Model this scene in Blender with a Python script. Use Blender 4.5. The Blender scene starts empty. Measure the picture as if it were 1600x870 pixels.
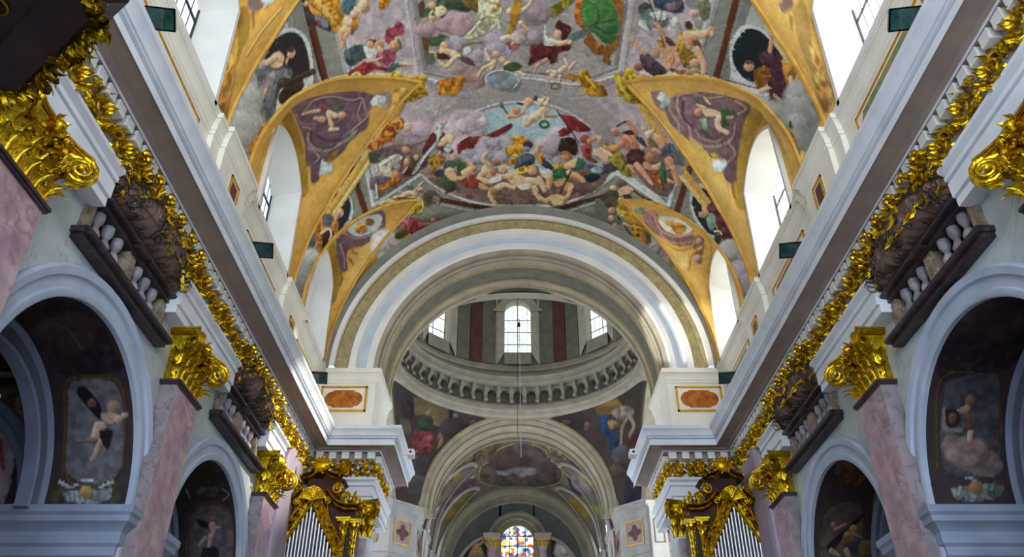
import bpy, bmesh, math, random
import numpy as np
from mathutils import Vector, Matrix
random.seed(7)
PI = math.pi
R = math.radians
scene = bpy.context.scene
col = scene.collection

# ---------------------------------------------------------------- camera, sky, lights, exposure
F_PX, PITCH, CAM = 1254.0, math.atan(835 / 1254), (-0.264, 0.0, 1.6)
cam_data = bpy.data.cameras.new('camera')
cam_data.sensor_width = 36.0
cam_data.lens = F_PX / 1600 * 36.0
cam_data.clip_end = 200
cam = bpy.data.objects.new('camera', cam_data)
cam.location = CAM
cam.rotation_euler = (PI / 2 + PITCH, 0, 0)
col.objects.link(cam)
scene.camera = cam
scene.view_settings.view_transform = 'Standard'
scene.view_settings.look = 'None'
scene.view_settings.gamma = 1.0
scene.view_settings.exposure = 0.0
scene.cycles.max_bounces = 8
scene.cycles.diffuse_bounces = 5
scene.cycles.sample_clamp_indirect = 8.0

world = bpy.data.worlds.new('sky')
scene.world = world
world.use_nodes = True
wb = world.node_tree.nodes['Background']
wb.inputs[0].default_value = (0.74, 0.84, 1.0, 1)
wb.inputs[1].default_value = 4.5


def lamp(name, kind, loc, target, energy, color, size=1.0, size_y=None, **kw):
    d = bpy.data.lights.new(name, kind)
    d.energy = energy
    d.color = color
    if kind == 'AREA':
        d.shape = 'RECTANGLE'
        d.size = size
        d.size_y = size_y or size
    for k, v in kw.items():
        setattr(d, k, v)
    o = bpy.data.objects.new(name, d)
    o.location = loc
    o.rotation_euler = (Vector(target) - Vector(loc)).to_track_quat('-Z', 'Y').to_euler()
    col.objects.link(o)
    return o


# soft daylight of the west front, transepts and drum, plus added chancel fill; the nave windows themselves glow
lamp('west_window_daylight', 'AREA', (0, -9, 9), (0, 10, 12), 620, (0.92, 0.95, 1.0), 7, 7)
for sx in (-1, 1):
    lamp('transept_daylight', 'AREA', (sx * 11.5, 27.4, 11), (0, 27.4, 12), 200, (1.0, 0.95, 0.85), 4, 5)
lamp('chancel_fill_light', 'AREA', (0, 37.5, 4), (0, 37, 15), 150, (1.0, 0.93, 0.85), 4, 4)  # unseen fill lamp added low in the chancel, shining up at the vault
lamp('drum_daylight', 'AREA', (0, 27.4, 24.5), (0, 27.4, 16), 110, (1.0, 0.97, 0.9), 4, 4)
# sunbeams that fall through a south window
lamp('sunbeam_on_left_cornice', 'SPOT', (4.7, 18.6, 13.7), (-5.0, 17.7, 9.6), 9000, (1.0, 0.93, 0.8), spot_size=R(24), spot_blend=0.7, shadow_soft_size=0.05)
lamp('sunbeam_on_right_arch', 'SPOT', (-4.7, 17.9, 13.7), (4.7, 20.3, 13.2), 4500, (1.0, 0.97, 0.9), spot_size=R(13), spot_blend=0.5, shadow_soft_size=0.05)

# ---------------------------------------------------------------- helpers
def tag(o, label=None, cat=None, group=None, kind=None):
    if label: o['label'] = label
    if cat: o['category'] = cat
    if group: o['group'] = group
    if kind: o['kind'] = kind
    return o


def empty(name, loc=(0, 0, 0), rz=0, **kw):
    o = bpy.data.objects.new(name, None)
    o.location = loc
    o.rotation_euler = (0, 0, rz)
    col.objects.link(o)
    return tag(o, **kw)


def smooth(me, ang=None):
    me.polygons.foreach_set('use_smooth', [True] * len(me.polygons))
    if ang:
        me.set_sharp_from_angle(angle=R(ang))


class MB:
    """collects shapes and links them as one mesh object"""
    def __init__(s):
        s.v, s.f, s.m = [], [], []

    def add(s, v, f, m=0, M=None):
        n = len(s.v)
        if M is not None:
            v = [tuple(M @ Vector(p)) for p in v]
        s.v += [tuple(p) for p in v]
        s.f += [tuple(i + n for i in q) for q in f]
        s.m += [m] * len(f)
        return s

    def box(s, a, b, m=0, M=None):
        (x0, y0, z0), (x1, y1, z1) = a, b
        v = [(x0, y0, z0), (x1, y0, z0), (x1, y1, z0), (x0, y1, z0), (x0, y0, z1), (x1, y0, z1), (x1, y1, z1), (x0, y1, z1)]
        f = [(0, 3, 2, 1), (4, 5, 6, 7), (0, 1, 5, 4), (1, 2, 6, 5), (2, 3, 7, 6), (3, 0, 4, 7)]
        return s.add(v, f, m, M)

    def tube(s, pts, r, n=6, m=0, M=None, cap=True, flat=1.0):
        """r: number or list, parallel-transported tube"""
        P = [Vector(p) for p in pts]
        if len(P) < 2: return s
        rr = r if isinstance(r, (list, tuple)) else [r] * len(P)
        T = [(P[min(i + 1, len(P) - 1)] - P[max(i - 1, 0)]) for i in range(len(P))]
        T = [t.normalized() if t.length > 1e-9 else Vector((0, 0, 1)) for t in T]
        up = Vector((0, 0, 1)) if abs(T[0].z) < .9 else Vector((1, 0, 0))
        N = (up - T[0] * up.dot(T[0])).normalized()
        v = []
        for i, p in enumerate(P):
            N = (N - T[i] * N.dot(T[i]))
            N = N.normalized() if N.length > 1e-6 else T[i].orthogonal().normalized()
            B = T[i].cross(N)
            for k in range(n):
                a = 2 * PI * k / n
                v.append(tuple(p + N * math.cos(a) * rr[i] + B * math.sin(a) * rr[i] * flat))
        f = []
        for i in range(len(P) - 1):
            for k in range(n):
                k2 = (k + 1) % n
                f.append((i * n + k, i * n + k2, (i + 1) * n + k2, (i + 1) * n + k))
        if cap:
            f.append(tuple(range(n - 1, -1, -1)))
            f.append(tuple(range((len(P) - 1) * n, len(P) * n)))
        return s.add(v, f, m, M)

    def lathe(s, prof, n=16, m=0, M=None, a0=0, a1=2 * PI):
        """prof: (r, z)"""
        full = abs(a1 - a0 - 2 * PI) < 1e-6
        c = n if full else n + 1
        v = [(r * math.cos(a0 + (a1 - a0) * k / n), r * math.sin(a0 + (a1 - a0) * k / n), z) for r, z in prof for k in range(c)]
        f = []
        mm = []
        for i in range(len(prof) - 1):
            for k in range(n):
                k2 = (k + 1) % c
                f.append((i * c + k, i * c + k2, (i + 1) * c + k2, (i + 1) * c + k))
                mm.append(m[i] if isinstance(m, (list, tuple)) else m)
        s.add(v, f, 0, M)
        s.m[-len(f):] = mm
        return s

    def ball(s, c, r, m=0, sc=(1, 1, 1), n=8, rings=5, M=None):
        prof = [(max(1e-4, math.sin(PI * i / rings)), -math.cos(PI * i / rings)) for i in range(rings + 1)]
        MM = Matrix.Translation(c) @ Matrix.Diagonal((r * sc[0], r * sc[1], r * sc[2], 1))
        if M is not None: MM = M @ MM
        return s.lathe(prof, n, m, MM)

    def prism(s, poly, z0, z1, m=0, M=None):
        n = len(poly)
        v = [(x, y, z0) for x, y in poly] + [(x, y, z1) for x, y in poly]
        f = [tuple(range(n - 1, -1, -1)), tuple(range(n, 2 * n))] + [(i, (i + 1) % n, n + (i + 1) % n, n + i) for i in range(n)]
        return s.add(v, f, m, M)

    def loft(s, rows, m=0, M=None):
        """rows of equal point counts"""
        c = len(rows[0])
        v = [p for r in rows for p in r]
        f = []
        mm = []
        for i in range(len(rows) - 1):
            for k in range(c - 1):
                f.append((i * c + k, i * c + k + 1, (i + 1) * c + k + 1, (i + 1) * c + k))
                mm.append(m[k] if isinstance(m, (list, tuple)) else m)
        s.add(v, f, 0, M)
        s.m[-len(f):] = mm
        return s

    def build(s, name, mats, parent=None, sm=35, fix=True, **kw):
        me = bpy.data.meshes.new(name)
        me.from_pydata(s.v, [], s.f)
        me.polygons.foreach_set('material_index', s.m)
        for mt in (mats if isinstance(mats, (list, tuple)) else [mats]):
            me.materials.append(mt)
        if fix:
            b = bmesh.new(); b.from_mesh(me)
            bmesh.ops.remove_doubles(b, verts=b.verts, dist=1e-5)
            bmesh.ops.recalc_face_normals(b, faces=b.faces)
            b.to_mesh(me); b.free()
        if sm: smooth(me, sm)
        me.update()
        o = bpy.data.objects.new(name, me)
        col.objects.link(o)
        if parent is not None: o.parent = parent
        return tag(o, **kw)


def copy_tree(o, loc=None, rz=None, scale=None, parent=None, **kw):
    c = o.copy()
    col.objects.link(c)
    if parent is not None: c.parent = parent
    if loc is not None: c.location = loc
    if rz is not None: c.rotation_euler = (0, 0, rz)
    if scale is not None: c.scale = scale
    tag(c, **kw)
    for ch in list(o.children):
        copy_tree(ch, parent=c)
    return c


# ---------------------------------------------------------------- materials
def srgb(h):
    if isinstance(h, str):
        h = [int(h[i:i + 2], 16) / 255 for i in (0, 2, 4)]
    return tuple(((c + .055) / 1.055) ** 2.4 if c > .04045 else c / 12.92 for c in h)


def mat(name, c1, c2=None, rough=.7, metal=0.0, scale=3.0, bump=0.0, bscale=None, detail=5, vein=None, stretch=(1, 1, 1), spec=.3, dist=0.0, contrast=(.35, .65)):
    m = bpy.data.materials.new(name)
    m.use_nodes = True
    nt = m.node_tree
    N, L = nt.nodes, nt.links
    b = N['Principled BSDF']
    b.inputs['Roughness'].default_value = rough
    b.inputs['Metallic'].default_value = metal
    b.inputs['Specular IOR Level'].default_value = spec
    tc = N.new('ShaderNodeTexCoord')
    mp = N.new('ShaderNodeMapping')
    mp.inputs['Scale'].default_value = stretch
    L.new(tc.outputs['Object'], mp.inputs[0])
    A = (*srgb(c1), 1)
    B = (*srgb(c2 or c1), 1)
    nz = N.new('ShaderNodeTexNoise')
    nz.inputs['Scale'].default_value = scale
    nz.inputs['Detail'].default_value = detail
    nz.inputs['Distortion'].default_value = dist
    L.new(mp.outputs[0], nz.inputs['Vector'])
    rp = N.new('ShaderNodeValToRGB')
    rp.color_ramp.elements[0].position = contrast[0]
    rp.color_ramp.elements[1].position = contrast[1]
    rp.color_ramp.elements[0].color = A
    rp.color_ramp.elements[1].color = B
    L.new(nz.outputs[0], rp.inputs[0])
    out = rp.outputs[0]
    if vein:
        vc, vs, vw = vein
        n2 = N.new('ShaderNodeTexNoise')
        n2.inputs['Scale'].default_value = vs
        n2.inputs['Detail'].default_value = 8
        n2.inputs['Distortion'].default_value = 1.2
        L.new(mp.outputs[0], n2.inputs['Vector'])
        sb = N.new('ShaderNodeMath'); sb.operation = 'SUBTRACT'; sb.inputs[1].default_value = .5
        L.new(n2.outputs[0], sb.inputs[0])
        ab = N.new('ShaderNodeMath'); ab.operation = 'ABSOLUTE'
        L.new(sb.outputs[0], ab.inputs[0])
        mr = N.new('ShaderNodeMapRange')
        mr.inputs['From Min'].default_value = 0
        mr.inputs['From Max'].default_value = vw
        mr.inputs['To Min'].default_value = .75
        mr.inputs['To Max'].default_value = 0
        L.new(ab.outputs[0], mr.inputs[0])
        mx = N.new('ShaderNodeMixRGB')
        mx.inputs[2].default_value = (*srgb(vc), 1)
        L.new(mr.outputs[0], mx.inputs[0])
        L.new(out, mx.inputs[1])
        out = mx.outputs[0]
    L.new(out, b.inputs['Base Color'])
    if bump:
        n3 = N.new('ShaderNodeTexNoise')
        n3.inputs['Scale'].default_value = bscale or scale * 4
        n3.inputs['Detail'].default_value = 4
        L.new(tc.outputs['Object'], n3.inputs['Vector'])
        bp = N.new('ShaderNodeBump')
        bp.inputs['Strength'].default_value = bump
        bp.inputs['Distance'].default_value = .02
        L.new(n3.outputs[0], bp.inputs['Height'])
        L.new(bp.outputs[0], b.inputs['Normal'])
    return m


def glow(name, c, strength, cells=None):
    m = bpy.data.materials.new(name)
    m.use_nodes = True
    nt = m.node_tree
    N, L = nt.nodes, nt.links
    b = N['Principled BSDF']
    b.inputs['Base Color'].default_value = (.1, .1, .1, 1)
    b.inputs['Emission Strength'].default_value = strength
    b.inputs['Emission Color'].default_value = (*srgb(c), 1)
    tc = N.new('ShaderNodeTexCoord')
    if cells:
        sc, cols = cells
        vo = N.new('ShaderNodeTexVoronoi')
        vo.inputs['Scale'].default_value = sc
        L.new(tc.outputs['Object'], vo.inputs['Vector'])
        sep = N.new('ShaderNodeSeparateColor')
        L.new(vo.outputs['Color'], sep.inputs[0])
        rp = N.new('ShaderNodeValToRGB')
        rp.color_ramp.interpolation = 'CONSTANT'
        el = rp.color_ramp.elements
        while len(el) < len(cols): el.new(.5)
        for i, c_ in enumerate(cols):
            el[i].position = i / len(cols)
            el[i].color = (*srgb(c_), 1)
        L.new(sep.outputs[0], rp.inputs[0])
        L.new(rp.outputs[0], b.inputs['Emission Color'])
    return m


def paint_mat(name, rough=.8, grain=.06):
    m = bpy.data.materials.new(name)
    m.use_nodes = True
    nt = m.node_tree
    N, L = nt.nodes, nt.links
    b = N['Principled BSDF']
    b.inputs['Roughness'].default_value = rough
    b.inputs['Specular IOR Level'].default_value = .15
    at = N.new('ShaderNodeAttribute')
    at.attribute_name = 'paint'
    tc = N.new('ShaderNodeTexCoord')
    nz = N.new('ShaderNodeTexNoise')
    nz.inputs['Scale'].default_value = 9
    nz.inputs['Detail'].default_value = 8
    L.new(tc.outputs['Object'], nz.inputs['Vector'])
    mr = N.new('ShaderNodeMapRange')
    mr.inputs['From Min'].default_value = .3
    mr.inputs['From Max'].default_value = .7
    mr.inputs['To Min'].default_value = 1 - grain * 2
    mr.inputs['To Max'].default_value = 1 + grain
    L.new(nz.outputs[0], mr.inputs[0])
    mx = N.new('ShaderNodeVectorMath'); mx.operation = 'SCALE'
    L.new(at.outputs['Color'], mx.inputs[0])
    L.new(mr.outputs[0], mx.inputs['Scale'])
    L.new(mx.outputs[0], b.inputs['Base Color'])
    return m


M = {}
M['white'] = mat('white_stucco', 'E4E3DC', 'D8D8D2', .6, scale=1.5)
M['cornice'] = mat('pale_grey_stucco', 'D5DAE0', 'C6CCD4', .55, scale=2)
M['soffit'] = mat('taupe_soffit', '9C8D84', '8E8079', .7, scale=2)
M['attic'] = mat('cream_stucco', 'E9E6D8', 'DEDACB', .65, scale=1.5)
M['wallmarble'] = mat('pale_green_grey_marble', 'BCC6C8', 'A3AFB4', .45, scale=1.1, vein=('93A2A8', .7, .012), dist=.6)
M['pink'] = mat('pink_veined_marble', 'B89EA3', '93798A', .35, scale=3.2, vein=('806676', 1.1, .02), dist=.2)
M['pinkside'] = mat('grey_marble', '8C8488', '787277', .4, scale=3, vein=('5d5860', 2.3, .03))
M['blue'] = mat('blue_grey_plaster', 'A7B3C6', '98A5BA', .6, scale=2)
M['blueband'] = mat('light_blue_band', 'BFCAD3', 'B2BEC9', .6, scale=2)
M['greygreen'] = mat('grey_green_paint', '8B8C7C', '7A7C70', .7, scale=2)
M['olive'] = mat('olive_scroll_band', 'AFA070', '958861', .7, scale=5, vein=('80744C', 2.6, .03))
M['beige'] = mat('beige_plaster', 'A89D86', '948A76', .65, scale=2)
M['beige2'] = mat('grey_beige_plaster', '7E7866', '6f6a58', .65, scale=2)
M['gold'] = mat('gilding', 'E3C233', 'B08A10', .3, 1.0, scale=14, bump=.5, bscale=30)
M['goldd'] = mat('dark_gilding', 'A88A1C', '7C6410', .35, 1.0, scale=10, bump=.5, bscale=25)
M['goldline'] = mat('gilt_moulding', 'E0AC2C', 'C8921C', .4, .6, scale=10)
M['dark'] = mat('black_marble', '2A2226', '3a3034', .35, scale=4, vein=('5a4e50', 3, .02))
M['postm'] = mat('brown_marble_post', '9C8C78', '6F6257', .4, scale=5, vein=('4c4038', 4, .04))
M['balu'] = mat('grey_marble_baluster', '98969C', '6f6b76', .4, scale=5)
M['recess'] = mat('shaded_gallery_wall', '4A3936', '352927', .8, scale=2)  # left gallery wall, its shade painted into the colour
M['recess2'] = mat('lit_gallery_wall', '7A6058', '654C46', .8, scale=2)  # same gallery wall, paler copy for the better lit right side
M['case'] = mat('dark_brown_organ_wood', '3B1F1A', '2A1512', .35, scale=4, stretch=(1, 1, .2))
M['pipe'] = mat('tin_pipe_metal', 'C9CCD0', 'B4B8BE', .28, .9, scale=3)
M['mauve'] = mat('mauve_plaster', 'A79BAC', '9C90A2', .7, scale=2)
M['wire'] = mat('wrought_iron', '5A5048', '3c342e', .4, .7, scale=6)
M['black'] = mat('black_lamp_metal', '20241F', '171A18', .4, .3, scale=5)
M['lampglass'] = mat('dark_green_lamp_glass', '23433F', '132A28', .08, .0, scale=6, spec=.8)
M['lead'] = mat('dark_window_lead', '2A2B33', '363842', .5, .3, scale=5)
M['leadL'] = mat('grey_window_lead', '50545C', '3c4048', .5, .3, scale=5)
M['plastic'] = mat('white_plastic', 'E6E6E2', 'DADAD6', .4, scale=5)
M['stone'] = mat('crossing_grey_stone', '979180', '857f70', .65, scale=2)
M['stone2'] = mat('drum_grey_green', '6E6E60', '5d5e52', .7, scale=3)
M['drumred'] = mat('drum_red_brown_marble', '5E3428', '482822', .6, scale=3)
M['drumwhite'] = mat('drum_pale_strip', 'B3AE9A', 'A19c8a', .65, scale=3)
M['darkpaint'] = mat('dark_fresco_ground', '5A4A44', '6B5C4E', .8, scale=1.2, dist=1.5)
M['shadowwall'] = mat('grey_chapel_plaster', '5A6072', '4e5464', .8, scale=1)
M['floor'] = mat('pale_stone_floor', 'B0A89C', '9A9288', .5, scale=.7)
M['canopyw'] = mat('dark_pulpit_wood', '2C1E1E', '1E1415', .4, scale=3)
M['medallion'] = mat('orange_marble_medallion', 'C27A28', '9A4E14', .35, scale=7, contrast=(.3, .6), dist=.5)
M['greenmarble'] = mat('green_mottled_marble', '4E7E66', 'A58A4C', .4, scale=4, dist=1.2)
M['redmarble'] = mat('red_brown_marble', '6A3A38', '532c30', .4, scale=6)
M['orangemarble'] = mat('orange_brown_marble', 'B06C34', '8a4c20', .4, scale=5)
M['glassL'] = glow('daylit_glass_cool', 'DCEBF6', 1.35)
M['glassR'] = glow('daylit_glass_bright', 'FFFCF0', 5.0)
M['glassD'] = glow('drum_glass', 'E6EFE6', 1.3, (9, ['F2F6FA', 'DCE9F2', 'C9DCD2', 'F4F6EC', 'E8F0F4']))
M['stained'] = glow('stained_glass', 'FFFFFF', 1.25, (7, ['F4F2EA', '3F63B8', 'F6F0D8', 'D9741E', 'EDEFF2', '8FB9DE', 'C23B26', 'F2D56A', 'F5F5F2', '2B3F80', 'F3EFE6']))
M['paint'] = paint_mat('fresco_paint')
M['paintdark'] = paint_mat('old_fresco_paint', .7)
M['ochre'] = mat('ochre_painted_rib', 'D9AE55', 'C4923A', .7, scale=3)
M['goldsoft'] = mat('dull_gilt_line', 'A08F62', '8C7C50', .5, scale=4)
M['stonelight'] = mat('pale_crossing_stone', 'A9A6A2', '979592', .6, scale=2)
M['panelpink'] = mat('beige_pink_panel', 'A89488', '94827A', .6, scale=3)
M['greywall'] = mat('dark_grey_apse_wall', '5F615F', '515451', .7, scale=2)
M['mauve2'] = mat('pale_mauve_marble', 'B9AEB6', 'A196A2', .45, scale=2, vein=('85788a', 1.6, .03))
M['innerband'] = mat('shaded_blue_grey_plaster', '77829A', '6A748C', .6, scale=2)  # blue plaster copy, colour darkened for the shade inside the chapels
M['panelbrown'] = mat('rosy_brown_bowed_panel', '8E7066', '75594F', .55, scale=3, bump=.3)
M['impost'] = mat('shaded_blue_impost', '8894AA', '7A869C', .6, scale=2)  # blue plaster again, with the dimness of the lower jambs in its colour
# ---------------------------------------------------------------- structure: helpers
W = 5.9            # half width of the nave walls
UP = 5.6           # half width above the cornice, radius of the vault
Z0 = 12.2          # springing of the vault
YA = 20.68         # west face of the crossing piers
YC, RD = 27.45, 4.75   # centre of the crossing, radius of the dome ring


def sweep(mb, prof, path, m=0, side=1, cap=True):
    """profile (p, z) swept along a wall line; p is measured to the right of the path; side=-1 mirrors x"""
    P = [Vector((x, y)) for x, y in path]
    n = len(P)
    offs = []
    for i in range(n):
        d0 = (P[i] - P[i - 1]).normalized() if i else (P[1] - P[0]).normalized()
        d1 = (P[i + 1] - P[i]).normalized() if i < n - 1 else d0
        n0, n1 = Vector((d0.y, -d0.x)), Vector((d1.y, -d1.x))
        b = n0 + n1
        offs.append(b * (2 / b.length_squared) if b.length_squared > 1e-9 else n0)
    rows = [[(side * (P[i].x + offs[i].x * p), P[i].y + offs[i].y * p, z) for p, z in prof] for i in range(n)]
    v0 = len(mb.v)
    mb.loft(rows, m)
    c = len(prof)
    if cap:
        mb.f.append(tuple(v0 + k for k in range(c)))
        mb.f.append(tuple(v0 + (n - 1) * c + k for k in range(c)))
        mb.m += [m if isinstance(m, int) else m[0]] * 2
    return mb


def columns(mb, us, spans, fmap, m=0, nz=1):
    """sheet made of vertical strips: spans(u) gives [(z0, z1), ...]; fmap(u, z) gives the point"""
    for a, b in zip(us[:-1], us[1:]):
        sa, sb = spans(a + 1e-6), spans(b - 1e-6)
        if len(sa) != len(sb): sb = sa
        for (p0, p1), (q0, q1) in zip(sa, sb):
            if p1 - p0 < 1e-4 and q1 - q0 < 1e-4: continue
            k = max(1, nz)
            for j in range(k):
                t0, t1 = j / k, (j + 1) / k
                mb.add([fmap(a, p0 + (p1 - p0) * t0), fmap(b, q0 + (q1 - q0) * t0), fmap(b, q0 + (q1 - q0) * t1), fmap(a, p0 + (p1 - p0) * t1)], [(0, 1, 2, 3)], m)
    return mb


def grid(a, b, n):
    return [a + (b - a) * i / n for i in range(n + 1)]


ARCHES = [(-1.3, 2.05), (4.05, 2.05), (9.5, 2.05), (14.93, 1.97)]   # centre, radius of the side arches
SPR = 5.2
BALC = [(-1.3, 1.36), (4.0, 1.36), (9.66, 1.36), (15.3, 1.36)]


def wall_spans(y):
    lo, extra = 0.0, []
    for c, r in ARCHES:
        if abs(y - c) < r: lo = SPR + math.sqrt(max(0, r * r - (y - c) ** 2))
    for c, h in BALC:
        if abs(y - c) < h: return [(lo, 7.86), (9.0, 9.5)]
    return [(lo, 9.5)]


us = sorted(set([-3, YA] + [c + r * math.cos(PI * k / 32) for c, r in ARCHES for k in range(33)] + [c + s * h for c, h in BALC for s in (-1, 1)]))
for side, nm in ((-1, 'left'), (1, 'right')):
    mb = MB()
    columns(mb, us, wall_spans, lambda u, z: (side * W, u, z))
    wall = mb.build('wall_' + nm, M['wallmarble'], kind='structure')
    mb = MB()      # crossing pier: west face and inner face
    mb.add([(side * W, YA, 0), (side * 4.16, YA, 0), (side * 4.16, YA, 9.5), (side * W, YA, 9.5)], [(0, 1, 2, 3)])
    mb.add([(side * 4.16, YA, 0), (side * 4.16, 22.7, 0), (side * 4.16, 22.7, 12), (side * 4.16, YA, 12)], [(0, 1, 2, 3)])
    mb.add([(side * 4.16, 22.7, 0), (side * 6.5, 22.7, 0), (side * 6.5, 22.7, 17), (side * 4.16, 22.7, 17)], [(0, 1, 2, 3)])
    mb.build('wall_pier_' + nm, M['wallmarble'], kind='structure')
    # archivolts and the passages behind the arches
    for ai, (c, r) in enumerate(ARCHES):
        av = MB()
        prof = [(r, 0), (r, .07), (r + .03, .09), (r + .10, .09), (r + .12, .05), (r + .26, .05), (r + .28, .10), (r + .38, .12), (r + .42, .08), (r + .42, 0)]
        rows = []
        for k in range(49):
            a = PI * k / 48
            rows.append([(side * (W - p), c + q * math.cos(a), SPR + q * math.sin(a)) for q, p in prof])
        rows = [[(x, y, 3.0) for x, y, z in rows[0]]] + rows + [[(x, y, 3.0) for x, y, z in rows[-1]]]
        av.loft(rows)
        av.build('archivolt', M['blue'], wall)
    # impost mouldings on the jambs (inside the arches)
    for ai, (c, r) in enumerate(ARCHES):
        for s2 in (-1, 1):
            im = MB()
            prof = [(0, 4.55), (.06, 4.6), (.06, 4.72), (.1, 4.76), (.1, 4.92), (.16, 5.0), (.22, 5.04), (.22, 5.12), (.26, 5.16), (.26, 5.26), (0, 5.3)]
            yj = c + s2 * r
            if s2 > 0: pth = [(-W + .0, yj + .4), (-W, yj), (-9.4, yj)]
            else: pth = [(-9.4, yj), (-W, yj), (-W, yj - .4)]
            # measured to the side of the opening
            pth = pth[::-1] if s2 > 0 else pth[::-1]
            prof2 = prof
            P = pth
            sweep(im, prof2, P, 0, -side if False else (1 if side < 0 else -1))
            im.build('impost', M['impost'], wall)
            jb = MB()
            jb.add([(side * W, yj, 0), (side * 9.4, yj, 0), (side * 9.4, yj, SPR), (side * W, yj, SPR)], [(0, 1, 2, 3)])
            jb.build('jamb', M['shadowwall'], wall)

# chapels behind the arches (vaults are painted further down)
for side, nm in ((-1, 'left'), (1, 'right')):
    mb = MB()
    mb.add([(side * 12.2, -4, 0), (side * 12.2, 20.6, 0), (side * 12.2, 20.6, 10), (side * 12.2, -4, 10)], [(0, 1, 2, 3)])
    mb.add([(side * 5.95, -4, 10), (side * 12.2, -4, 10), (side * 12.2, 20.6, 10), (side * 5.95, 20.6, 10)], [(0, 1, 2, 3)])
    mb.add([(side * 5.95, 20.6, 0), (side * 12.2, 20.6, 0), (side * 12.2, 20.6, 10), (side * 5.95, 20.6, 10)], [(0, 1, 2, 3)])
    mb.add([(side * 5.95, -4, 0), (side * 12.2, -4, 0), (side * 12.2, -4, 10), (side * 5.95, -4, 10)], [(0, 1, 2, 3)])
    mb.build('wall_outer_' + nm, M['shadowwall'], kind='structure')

fl = MB()
fl.add([(-12.3, -3, 0), (12.3, -3, 0), (12.3, 46, 0), (-12.3, 46, 0)], [(0, 1, 2, 3)])
fl.build('floor', M['floor'], kind='structure')

# ---------------------------------------------------------------- entablature
PATH = [(-W, -3), (-W, YA), (-4.16, YA), (-4.16, 23.2)]
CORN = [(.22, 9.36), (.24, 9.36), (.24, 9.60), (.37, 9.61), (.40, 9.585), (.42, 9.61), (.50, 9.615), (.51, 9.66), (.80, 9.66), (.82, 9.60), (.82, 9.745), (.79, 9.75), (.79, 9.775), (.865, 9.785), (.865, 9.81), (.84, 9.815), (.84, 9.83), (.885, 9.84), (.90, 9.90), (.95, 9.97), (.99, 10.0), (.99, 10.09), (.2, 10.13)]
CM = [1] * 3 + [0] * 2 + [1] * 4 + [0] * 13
ARCHI = [(0, 8.28), (.245, 8.28), (.245, 8.40), (.225, 8.405), (.225, 8.42), (.28, 8.43), (.28, 8.66), (.255, 8.665), (.255, 8.685), (.305, 8.695), (.305, 8.77), (.29, 8.775), (.29, 8.79), (.365, 8.84), (.365, 8.90), (.22, 8.92), (0, 8.92)]
trims = {}
n_trim = 0
for side, nm in ((1, 'left'), (-1, 'right')):
    n_trim += 1
    mb = MB()
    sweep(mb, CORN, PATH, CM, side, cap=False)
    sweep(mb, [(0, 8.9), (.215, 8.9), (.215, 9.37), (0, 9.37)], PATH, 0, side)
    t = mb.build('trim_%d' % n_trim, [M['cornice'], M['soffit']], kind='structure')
    trims[side] = t
    # architrave in pieces between the gallery openings
    ys = [-3]
    for c, h in BALC: ys += [c - h + .02, c + h - .02]
    ys.append(18.05)
    for a, b in zip(ys[0::2], ys[1::2]):
        am = MB()
        sweep(am, ARCHI, [(-W, a), (-W, b)], 0, side)
        am.build('architrave', M['cornice'], t)
    am = MB()
    sweep(am, ARCHI, [(-4.40, 21.3), (-4.40, YA), (-4.16, YA), (-4.16, 23.2)], 0, side)
    am.build('architrave', M['cornice'], t)
    # dentils
    dm = MB()
    dm.box((.24, -.095, 9.40), (.385, .095, 9.585))
    d0 = dm.build('dentil', M['white'], t, sm=None)
    d0.location = (-side * W, 3.0, 0)
    if side < 0: d0.rotation_euler = (0, 0, PI)
    k = 0
    y = 3.0
    yy = grid(3.0, YA - .5, 58)
    for y in yy[1:]:
        d = d0.copy(); col.objects.link(d); d.location.y = y
    for x in grid(5.36, 4.0, 4)[:]:
        d = d0.copy(); col.objects.link(d)
        d.location = (-side * x, YA, 0)
        d.rotation_euler = (0, 0, -PI / 2)
    for y in grid(YA + .02, 22.9, 7):
        d = d0.copy(); col.objects.link(d); d.location.x = -side * 4.16; d.location.y = y

# ---------------------------------------------------------------- attic
APATH = [(-5.66, -3), (-5.66, 5.2), (-5.5, 5.2), (-5.5, 7.0), (-5.66, 7.0), (-5.66, 10.45), (-5.56, 10.45), (-5.56, 10.8), (-5.46, 10.8), (-5.46, 12.15), (-5.56, 12.15), (-5.56, 12.5),
         (-5.66, 12.5), (-5.66, 15.75), (-5.54, 15.75), (-5.54, 17.2), (-5.66, 17.2), (-5.66, 20.36), (-4.08, 20.36), (-4.08, 22.7)]
AT = [(0, 10.05), (0, 11.62), (.03, 11.64), (.03, 11.70), (.05, 11.72), (.05, 11.80), (.09, 11.86), (.13, 11.90), (.15, 11.90), (.15, 12.0), (.12, 12.05), (-.2, 12.08)]
attic = {}
for side in (1, -1):
    n_trim += 1
    mb = MB()
    sweep(mb, AT, APATH, 0, side, cap=False)
    attic[side] = mb.build('trim_%d' % n_trim, M['attic'], kind='structure')

# ---------------------------------------------------------------- vault with lunettes
LUN = [(-2.2, 1), (3.3, 1), (8.82, 1), (14.28, 1), (18.72, 2)]
WT = {1: ([0, 12, 25, 34, 42, 53, 58, 62], [2.05, 2.08, 1.92, 1.62, 1.25, .58, .28, 0]),
      2: ([0, 12, 25, 36, 45, 52, 57], [1.50, 1.50, 1.32, 1.0, .65, .33, 0])}
YW = {1: (1.50, 1.42, 14.35, .85), 2: (1.28, 1.18, 14.35, .75)}


def vpoint(ang, y, r=UP):
    return np.array([r * np.cos(np.radians(ang)), y, Z0 + r * np.sin(np.radians(ang))])


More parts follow.
